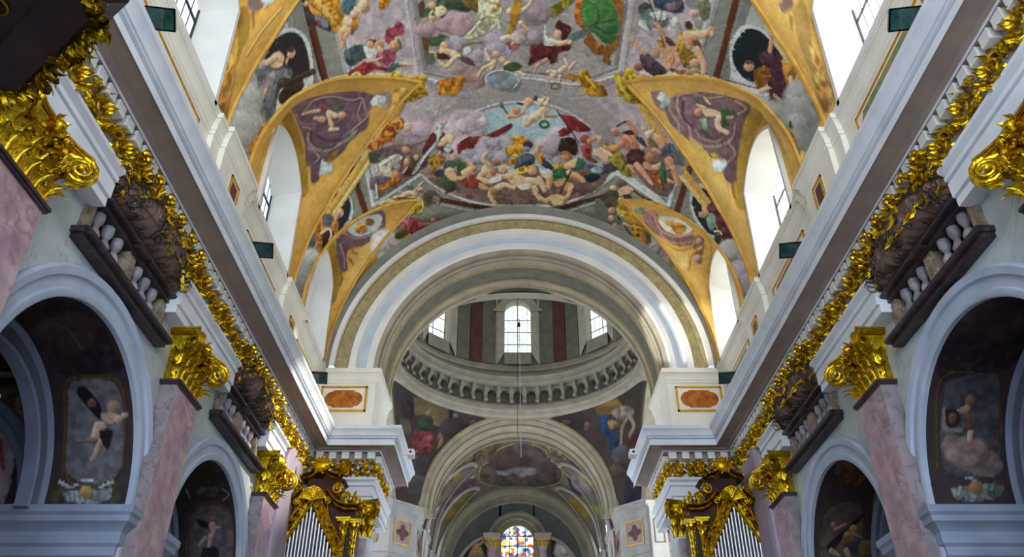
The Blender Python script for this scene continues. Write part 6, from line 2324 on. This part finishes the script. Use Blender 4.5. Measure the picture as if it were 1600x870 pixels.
st_, lv_, be_, FL = frieze_meshes()
for side, nm in ((-1, 'left'), (1, 'right')):
    root = empty('gilded_frieze', (side * (W - .22), 0, 8.91), 0 if side < 0 else PI, label='gilded carved acanthus and fruit frieze running under the dentils of the %s wall' % nm, cat='frieze')
    k = 0
    protos = None
    spots = []
    y = 5.7
    while y < YA - .35:
        spots.append((0, y, 0)); y += FL
    if side < 0: base = [a.build(n_, M['gold'], root, kind='stuff' if n_ != 'scroll_stem' else None) for a, n_ in ((st_, 'scroll_stem'), (lv_, 'acanthus_leaves'), (be_, 'fruit_cluster'))]
    for i, (x, yy, rz) in enumerate(spots):
        for bo in base:
            if side < 0 and i == 0: o = bo
            else:
                o = bo.copy(); col.objects.link(o); o.parent = root
            o.location = (0, yy if side < 0 else -yy, -.02)
            o.scale = (1.25, -1 if side > 0 else 1, 1.12)
    # return over the crossing pier
    root = empty('gilded_frieze', (side * 4.95, YA - .22, 8.91), -PI / 2, label='short gilded scrollwork frieze over the organ, on the front of the %s crossing pier' % nm, cat='frieze')
    for j in (-.58, 0, .58):
        for bo in base:
            o = bo.copy(); col.objects.link(o); o.parent = root; o.location = (0, j, -.02); o.scale = (1, .8, 1.12)
    root = empty('gilded_frieze', (side * (4.16 - .22), 21.4, 8.91), 0 if side < 0 else PI, label='short gilded frieze turning the corner of the %s crossing pier' % nm, cat='frieze')
    for j in (-.55, .55):
        for bo in base:
            o = bo.copy(); col.objects.link(o); o.parent = root; o.location = (0, j, 0); o.scale = (1, .8, 1)


# ---------------------------------------------------------------- gallery balconies
def gsurf(u, v):
    """bowed basket of the grille: u along the wall -1..1, v from rail to top"""
    e = (1 - abs(u) ** 3.0)
    p = [.12, .34, .50, .52, .42, .30][min(5, int(v * 5))] * 1.0
    vs = [0, .2, .4, .6, .8, 1]
    p = float(np.interp(v, vs, [.14, .36, .50, .54, .46, .34]))
    z = float(np.interp(v, vs, [8.64, 8.66, 8.78, 8.96, 9.14, 9.26]))
    return Vector((.12 + (p - .12) * (.25 + .75 * e), u * 1.34, 8.64 + (z - 8.64) * (.55 + .45 * e)))


def make_balcony():
    root = empty('gallery_balcony')
    m = MB(); m.box((0, -1.46, 7.70), (.17, 1.46, 7.77)); m.box((0, -1.50, 7.77), (.22, 1.50, 7.86)); m.tube([(.22, -1.5, 7.815), (.22, 1.5, 7.815)], .045, 8)
    m.build('ledge', M['dark'], root)
    m = MB(); m.box((-.1, -1.42, 8.44), (.10, 1.42, 8.52)); m.box((-.1, -1.42, 8.52), (.17, 1.42, 8.60)); m.box((-.1, -1.44, 8.60), (.14, 1.44, 8.64)); m.tube([(.17, -1.42, 8.56), (.17, 1.42, 8.56)], .04, 8)
    m.box((.1, -.16, 8.47), (.215, .16, 8.60))
    m.build('top_rail', M['dark'], root)
    for y, w in ((-1.30, .10), (0, .11), (1.30, .10)):
        m = MB(); m.box((-.12, y - w, 7.86), (.06, y + w, 8.44)); m.box((.06, y - w + .03, 7.92), (.075, y + w - .03, 8.38))
        m.build('post', M['postm'], root, sm=None)
    pr = [(.09, 0), (.09, .07), (.06, .09), (.045, .12), (.085, .20), (.095, .26), (.06, .33), (.04, .37), (.055, .40), (.085, .46), (.09, .50), (.09, .58)]
    for s in (-1, 1):
        for k in range(3):
            m = MB(); m.lathe(pr, 10, 0, Matrix.Translation((-.03, s * (.36 + .30 * k), 7.86)))
            m.build('baluster', M['balu'], root, sm=50)
    bp = MB()
    bp.loft([[gsurf(u, v) * 1.0 - Vector((.035, 0, 0)) for u in grid(-1, 1, 24)] for v in grid(0, .92, 10)])
    bp.build('bowed_panel', M['panelbrown'], root, sm=60)
    g = MB()
    for i in range(15):
        u = -.98 + 1.96 * i / 14
        g.tube([gsurf(u + .02 * math.sin(v * 9 + i), v) for v in grid(0, 1, 9)], .009, 4)
    for v in (.02, .35, .7, 1.0):
        g.tube([gsurf(u, v) for u in grid(-1, 1, 30)], .011, 4)
    rs = random.Random(2)
    for i in range(46):
        u0, v0, r = rs.uniform(-.95, .95), rs.uniform(.05, .92), rs.uniform(.05, .1)
        sg = rs.choice((-1, 1)); ph = rs.random() * 6
        pts = []
        for k in range(16):
            a = ph + sg * k * .75; q = r * (1 - k / 17)
            pts.append(gsurf(max(-1, min(1, u0 + q * math.cos(a))), max(0, min(1, v0 + q * 2.0 * math.sin(a)))))
        g.tube(pts, .010, 4)
    for s in (-1, 1):
        for j in range(4):
            c = Vector((.30, s * 1.30, 8.72 + .09 * j))
            g.tube([c + Vector((.12 * math.cos(a) * (1 - a / 14), s * .03 * a / 6, .12 * math.sin(a) * (1 - a / 14))) for a in grid(0, 11, 22)], .007, 4)
    g.build('wrought_grille', M['wire'], root, fix=False)
    gl = MB()
    for i in range(44):
        u, v = rs.uniform(-.92, .92), rs.uniform(.3, 1)
        p = gsurf(u, v); n = (gsurf(u, min(1, v + .05)) - gsurf(u, max(0, v - .05))).cross(Vector((0, 1, 0)))
        n = n if n.x > 0 else -n
        a = rs.uniform(0, 6.28)
        leaf(gl, p + n.normalized() * .03, (0, math.cos(a), math.sin(a)), n, rs.uniform(.16, .26), .085, 1.4, nl=5)
    gl.build('gilded_leaves', M['gold'], root, fix=False, kind='stuff')
    gb = MB()
    for i in range(11):
        y = -1.2 + 2.4 * i / 10
        for k in range(4):
            a = rs.uniform(0, 6.28)
            leaf(gb, (.36, y, 9.22), (.4, math.cos(a), math.sin(a)), (1, 0, .2), .2, .09, 1.6, nl=5)
        if i % 2 == 0:
            for k in range(4): gb.ball((.45 + .03 * k % 2, y + .06 * math.cos(k * 1.6), 9.3 + .06 * math.sin(k * 1.6)), .052, 0, n=7, rings=5)
    gb.build('gilded_crest', M['gold'], root, kind='stuff')
    return root


bal = make_balcony()
BL = {(9.66, -1): 'nearer left gallery balcony with bowed gilt grille, dark rail and grey balusters',
      (15.3, -1): 'farther left gallery balcony with bowed gilt grille, next to the organ-side capital',
      (9.66, 1): 'nearer right gallery balcony with bowed gilt grille, dark rail and grey balusters',
      (15.3, 1): 'farther right gallery balcony with bowed gilt grille, next to the organ-side capital'}
first = True
for side in (-1, 1):
    for c, h in BALC[2:]:
        t = bal if first else copy_tree(bal)
        first = False
        t.location = (side * 5.9, c, 0)
        if side > 0: t.rotation_euler = (0, 0, PI)
        tag(t, BL[(c, side)], 'balcony', 'gilt gallery balconies')
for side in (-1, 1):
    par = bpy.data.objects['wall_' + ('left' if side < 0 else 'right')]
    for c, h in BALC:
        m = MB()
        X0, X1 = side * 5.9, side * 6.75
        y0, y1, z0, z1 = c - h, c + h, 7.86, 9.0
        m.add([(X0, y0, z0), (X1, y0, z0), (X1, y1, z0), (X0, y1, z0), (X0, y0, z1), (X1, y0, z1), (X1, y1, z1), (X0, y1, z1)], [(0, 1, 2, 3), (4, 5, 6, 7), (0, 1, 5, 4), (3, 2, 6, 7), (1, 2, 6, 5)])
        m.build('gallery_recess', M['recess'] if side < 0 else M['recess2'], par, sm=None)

# ---------------------------------------------------------------- organs
def lz(u, v): return ((u - 483) / 67, 6.65 + (865 - v) / 64)


def band(mb, pts, w, y0, y1, m=0, side=1):
    """flat moulded band in the front plane following pts (x, z)"""
    P = spline(pts, 5)
    rows = []
    for i in range(len(P)):
        a = P[max(0, i - 1)]; b = P[min(len(P) - 1, i + 1)]
        t = (b - a) / max(1e-6, np.hypot(*(b - a)))
        n = np.array((-t[1], t[0]))
        q = [P[i] - n * w / 2, P[i] - n * w * .25, P[i], P[i] + n * w * .25, P[i] + n * w / 2]
        rows.append([(q[0][0], y1, q[0][1]), (q[0][0], y0 + .02, q[0][1]), (q[1][0], y0 - .015, q[1][1]), (q[2][0], y0 + .01, q[2][1]), (q[3][0], y0 - .015, q[3][1]), (q[4][0], y0 + .02, q[4][1]), (q[4][0], y1, q[4][1])])
    mb.loft(rows, m)


def make_organ():
    root = empty('organ')
    case = MB()
    hood = [lz(*p) for p in ((424, 797), (436, 797), (452, 787), (463, 776), (472, 772), (485, 766), (500, 770), (510, 778), (520, 790), (534, 798), (556, 797))]
    hs = spline(hood, 4)
    poly = [(hs[0][0], 4.2)] + [tuple(p) for p in hs] + [(hs[-1][0], 4.2)]
    Mx = Matrix(((1, 0, 0, 0), (0, 0, 1, 0), (0, 1, 0, 0), (0, 0, 0, 1)))     # (x, z, y) -> (x, y, z)
    case.prism(poly, .05, .75, 0, Mx)
    top = [lz(*p) for p in ((466, 790), (468, 752), (462, 748), (530, 748), (524, 752), (526, 790))]
    case.prism(top, .12, .72, 0, Mx)
    case.build('case', M['case'], root, sm=30)
    # pipes
    xs = [(-.62 + 1.20 * i / 14) for i in range(15)]
    for i, x in enumerate(xs):
        d = abs(i - 7)
        zt = 7.72 - .125 * d - .002 * d * d
        p = MB(); p.lathe([(.034, 4.4), (.034, zt - .02), (.036, zt), (.026, zt)], 10, 0, Matrix.Translation((x, -.02 + .003 * d, 0)))
        p.build('pipe', M['pipe'], root, sm=50)
    # gilded pointed surround
    fr = MB()
    band(fr, [(-.72, 4.4), (-.72, 6.4), (-.70, 6.72), (-.52, 7.05), (-.30, 7.40), (-.16, 7.68), (-.03, 7.92)], .17, -.06, .06)
    band(fr, [(.72, 4.4), (.72, 6.4), (.70, 6.72), (.52, 7.05), (.30, 7.40), (.16, 7.68), (.03, 7.92)], .17, -.06, .06)
    band(fr, [(-.84, 4.4), (-.84, 6.5), (-.82, 6.85), (-.6, 7.22), (-.42, 7.6), (-.34, 7.92), (0, 8.14), (.34, 7.92), (.42, 7.6), (.6, 7.22), (.82, 6.85), (.84, 6.5), (.84, 4.4)], .06, -.09, .05)
    rs = random.Random(4)
    for s in (-1, 1):
        for k in range(34):
            t = k / 33
            x = float(np.interp(t, [0, .3, .6, 1], [.80, .66, .42, .14])) * s; z = float(np.interp(t, [0, .3, .6, 1], [6.5, 7.0, 7.4, 7.85]))
            a = rs.uniform(0, 6.28)
            leaf(fr, (x, -.07, z), (math.cos(a), -.3, math.sin(a)), (0, -1, 0), .16, .085, 1.6, nl=5)
            fr.ball((s * (abs(x) + .06), -.10, z + .05), .022, 0, n=6, rings=4)
    fr.build('gilded_pipe_surround', M['gold'], root)
    # shell
    sh = MB()
    for k in range(13):
        a = PI * (k + .5) / 13
        sh.tube([(.0, -.10, 7.86), (.17 * math.cos(a), -.17, 7.88 + .17 * math.sin(a)), (.33 * math.cos(a), -.16, 7.88 + .27 * math.sin(a))], [.02, .035, .045], 6)
    sh.tube([(-.36, -.14, 7.84), (-.3, -.14, 7.98), (-.16, -.14, 8.14), (0, -.15, 8.2), (.16, -.14, 8.14), (.3, -.14, 7.98), (.36, -.14, 7.84)], .035, 6)
    for s in (-1, 1): spiral(sh, (s * .40, -.12, 7.86), (0, 0, 1), (0, -1, 0), .09, 1.8, .025, 0, 0, s)
    sh.build('shell_crest', M['gold'], root)
    # hood mouldings, gilt and dark
    for s in (-1, 1):
        hd = MB()
        cs = [(-.95, 7.66), (-.72, 7.70), (-.50, 7.84), (-.30, 8.04)] if s < 0 else [(1.14, 7.66), (.80, 7.67), (.56, 7.80), (.36, 8.02)]
        band(hd, cs, .07, -.12, .3)
        band(hd, [(x, z + .09) for x, z in cs], .05, -.2, .3)
        hd.build('gilded_cornice', M['gold'], root)
    for s in (-1, 1):
        hd = MB()
        cs = [(-.95, 7.72), (-.72, 7.76), (-.50, 7.90), (-.30, 8.10)] if s < 0 else [(1.14, 7.72), (.80, 7.73), (.56, 7.86), (.36, 8.08)]
        band(hd, cs, .08, -.16, .3)
        hd.build('dark_cornice', M['case'], root)
    # upper stage
    up = MB()
    for s in (-1, 1):
        cx = .08 + s * .42
        band(up, [(cx - .1, 8.50), (cx, 8.54), (cx + .1, 8.50)], .09, -.05, .5)
        for k in range(6): leaf(up, (cx + s * (.02 + .015 * k), .05, 8.42 - .07 * k), (s * .3 + .1, -.4, -.9), (0, -1, 0), .2, .11, 1.5, nl=6)
        for k in range(8):
            a = k * .7
            leaf(up, (cx + s * (.12 + .045 * k), .0, 8.05 - .03 * k), (s * .8, -.4, math.sin(a)), (0, -1, 0), .2, .1, 1.5, nl=6)
    cs = [(-.34, 8.50), (-.16, 8.56), (-.02, 8.66), (.1, 8.70), (.22, 8.66), (.36, 8.56), (.56, 8.50)]
    band(up, [(x, z - .07) for x, z in cs], .05, -.04, .5)
    for s in (-1, 1):
        spiral(up, (.08 + s * .50, -.03, 8.18), (0, 0, 1), (0, -1, 0), .13, 1.8, .034, 0, 0, s)
        spiral(up, (.08 + s * .74, -.06, 7.98), (0, 0, 1), (0, -1, 0), .10, 1.8, .03, 0, 0, s)
    up.build('gilded_upper_carving', M['gold'], root)
    dk = MB(); band(dk, cs, .07, -.10, .5); dk.build('dark_top_cornice', M['case'], root)
    ct = MB()
    ct.ball((.12, -.12, 8.74), .15, 0, (1.2, .5, .9), 12, 8)
    for k in range(16):
        a = 2 * PI * k / 16
        leaf(ct, (.12 + .13 * math.cos(a), -.12, 8.74 + .10 * math.sin(a)), (math.cos(a), -.5, math.sin(a)), (0, -1, 0), .15, .08, 1.4, nl=5)
    for k in range(9): ct.ball((.12 + .26 * math.cos(k * .7), -.14, 8.74 + .2 * math.sin(k * .7)), .035)
    ct.build('cartouche', M['gold'], root)
    # gilded half columns with leaves
    for x, y in ((-.86, -.02), (.84, -.02), (1.07, .12)):
        c = MB()
        c.lathe([(.075, 4.4), (.075, 7.05), (.10, 7.1), (.085, 7.2), (.13, 7.36)], 10, 0, Matrix.Translation((x, y, 0)))
        for k in range(34):
            a = -PI / 2 + (1.0 if k % 2 else -1.0) * .8 * rs.uniform(.2, 1)
            z = 5.2 + 2.0 * k / 34
            leaf(c, (x + .07 * math.cos(a), y + .07 * math.sin(a), z), (math.cos(a) * .5 + .3 * (-1) ** k, -.2, 1), (math.cos(a), math.sin(a), 0), .17, .09, 1.5, nl=5)
        for k in range(5):
            a = -PI / 2 + (k - 2) * .6
            leaf(c, (x + .08 * math.cos(a), y + .08 * math.sin(a), 7.16), (math.cos(a) * .5, math.sin(a) * .5, 1), (math.cos(a), math.sin(a), 0), .2, .1, 2, nl=6)
        c.box((x - .15, y - .13, 7.36), (x + .15, y + .1, 7.41)); c.box((x - .18, y - .16, 7.41), (x + .18, y + .1, 7.45))
        c.build('gilded_column', M['gold'], root)
    for x in (1.04,):
        f = MB(); f.lathe([(.02, 7.78), (.07, 7.82), (.10, 7.9), (.06, 7.98), (.03, 8.02), (.05, 8.06), (.01, 8.14)], 10, 0, Matrix.Translation((x, .0, 0)))
        for k in range(6): leaf(f, (x, 0, 7.92), (math.cos(k), math.sin(k), .7), (0, 0, 1), .14, .07, 1.2, nl=5)
        f.build('gilded_urn', M['gold'], root)
    return root


org = make_organ()
org.location = (-5.07, 19.15, 0)
org.scale = (.96, 1, 1)
tag(org, 'left baroque organ case with silver pipes and gilded shell crest, left of the crossing', 'organ')
o2 = copy_tree(org, scale=(-.96, 1, 1)); o2.location = (5.05, 19.15, 0)
tag(o2, 'right baroque organ case with silver pipes and gilded shell crest, right of the crossing', 'organ')
for side, nm in ((-1, 'left'), (1, 'right')):
    m = MB()
    poly = [(17.98, 4)] + [(18.97 - .99 * math.cos(PI * k / 20), 8.12 + 1.0 * math.sin(PI * k / 20)) for k in range(21)] + [(19.96, 4)]
    n = len(poly)
    v = [(side * 5.66, y, z) for y, z in poly] + [(side * 5.57, y, z) for y, z in poly]
    m.add(v, [tuple(range(n)), tuple(range(2 * n - 1, n - 1, -1))] + [(i, (i + 1) % n, (i + 1) % n + n, i + n) for i in range(n)])
    m.build('niche_board', M['mauve'], None, sm=None, label='round-topped mauve board on the %s wall between organ and capital' % nm, cat='board')

# ---------------------------------------------------------------- floodlights, cameras, cable
def make_flood():
    root = empty('floodlight')
    m = MB()
    rows = [[(-.26, 0, 0), (.26, 0, 0), (.26, .30, 0), (-.26, .30, 0), (-.26, 0, 0)], [(-.24, .02, .10), (.24, .02, .10), (.24, .28, .10), (-.24, .28, .10), (-.24, .02, .10)], [(-.12, .08, .16), (.12, .08, .16), (.12, .22, .16), (-.12, .22, .16), (-.12, .08, .16)]]
    m.loft(rows); m.add(rows[2][:4], [(0, 1, 2, 3)])
    m.build('housing', M['black'], root, sm=None)
    g = MB(); g.box((-.24, .02, -.012), (.24, .28, 0)); g.build('front_glass', M['lampglass'], root, sm=None)
    b = MB(); b.tube([(-.28, .15, .08), (-.30, .15, .0), (-.30, .2, -.2)], .018, 6); b.box((-.34, .1, -.22), (-.2, .3, -.19)); b.build('bracket', M['plastic'], root, sm=None)
    return root


fld = make_flood()
FP = [(7.3, 'the top edge of the picture'), (12.5, 'the middle window'), (17.75, 'the crossing pier')]
first = True
for side, nm in ((-1, 'left'), (1, 'right')):
    for y, wh in FP:
        t = fld if first else copy_tree(fld)
        first = False
        t.location = (side * 4.93, y - .55, 10.36)
        t.rotation_euler = (R(-38), 0, R(-8 * side))
        if side > 0: t.scale = (-1, 1, 1)
        tag(t, 'dark green-glass floodlight on the %s cornice near %s' % (nm, wh), 'floodlight', 'floodlights on the cornices')
for side, nm in ((-1, 'left'), (1, 'right')):
    t = empty('security_camera', (side * 2.96, 20.45, 9.58), 0, label='small white security camera on the %s cornice corner at the crossing' % nm, cat='camera')
    m = MB(); m.box((-.09, -.18, -.08), (.09, .14, .08)); m.build('camera_body', M['plastic'], t, sm=None)
    m = MB(); m.lathe([(.001, 0), (.035, 0), (.04, .04)], 10, 0, Matrix.Translation((0, -.19, 0)) @ Matrix.Rotation(-PI / 2, 4, 'X')); m.build('lens', M['black'], t)
    m = MB(); m.tube([(0, .05, .0), (side * .12, .08, .02), (side * .22, .1, .02)], .02, 6); m.build('bracket', M['plastic'], t)
t = empty('hanging_cable', (0.0, YC, 0), label='thin pale chandelier cable hanging in the middle of the crossing', cat='cable')
m = MB(); m.tube([(.06, 0, 12.2), (.03, 0, 17.6)], .010, 6); m.build('pale_rod', M['stonelight'], t)
m = MB(); m.tube([(-.06, .02, 13.0), (-.05, 0, 17.6), (-.05, 0, 29.2)], .009, 5); m.build('dark_wire', M['black'], t)
m = MB(); m.ball((0, 0, 17.68), .07, 0, (1, 1, 1.6)); m.tube([(0, 0, 17.75), (.05, 0, 17.85), (.02, 0, 17.95), (-.05, 0, 17.9)], .012, 5); m.build('hook', M['black'], t)

# ---------------------------------------------------------------- pulpit canopy
t = empty('pulpit_canopy', (-5.3, 3.6, 7.2), label='dark wooden pulpit canopy with gilded scroll fringe in the top left corner', cat='canopy')
base = R(52.2)
ap = 1.60
oc = [(ap / math.cos(PI / 8) * math.cos(base + PI / 8 + k * PI / 4), ap / math.cos(PI / 8) * math.sin(base + PI / 8 + k * PI / 4)) for k in range(8)]
m = MB()
def ringp(s, z): return [(x * s, y * s, z) for x, y in oc + oc[:1]]
m.loft([ringp(.60, .03), ringp(.62, .0), ringp(.74, .0), ringp(.76, -.04), ringp(.97, -.04), ringp(1.0, .0), ringp(1.02, .25), ringp(1.1, .35), ringp(1.1, .42)])
m.add([(x * .6, y * .6, .03) for x, y in oc], [tuple(range(8))])
m.add([(x * 1.1, y * 1.1, .42) for x, y in oc], [tuple(range(8))])
m.build('sounding_board', M['canopyw'], t, sm=None)
fr = MB()
rs = random.Random(8)
for e in range(8):
    if e not in (7, 0, 6): continue
    a = Vector((*oc[e], 0)); b = Vector((*oc[(e + 1) % 8], 0))
    n_ = ((a + b) / 2).normalized()
    for k in range(15):
        p = a.lerp(b, (k + .5) / 15)
        for j in range(3):
            leaf(fr, p + n_ * .0 + Vector((0, 0, -.02)), n_ * rs.uniform(.2, 1) + Vector((rs.uniform(-.6, .6), rs.uniform(-.6, .6), rs.uniform(-.8, .1))), (n_.x, n_.y, -.6), rs.uniform(.13, .24), .11, 2.0, nl=6)
        fr.ball(p + n_ * .03 + Vector((0, 0, -.03)), .03, 0, n=6, rings=4)
        if k % 3 == 1: spiral(fr, p + n_ * .05, (0, 0, 1), n_, .06, 1.6, .014)
fr.build('gilded_fringe', M['goldd'], t, kind='stuff')
sc = MB()
for k in range(6):
    a = base - .5 + k * .28
    sc.tube([(r * math.cos(a + .12 * math.sin(r * 9)), r * math.sin(a + .12 * math.sin(r * 9)), -.01) for r in grid(.25, 1.0, 12)], .02, 6)
    spiral(sc, (1.0 * math.cos(a + .05), 1.0 * math.sin(a + .05), -.01), (0, 1, 0), (0, 0, -1), .12, 1.8, .018)
sc.build('gilded_scrolls', M['goldd'], t)
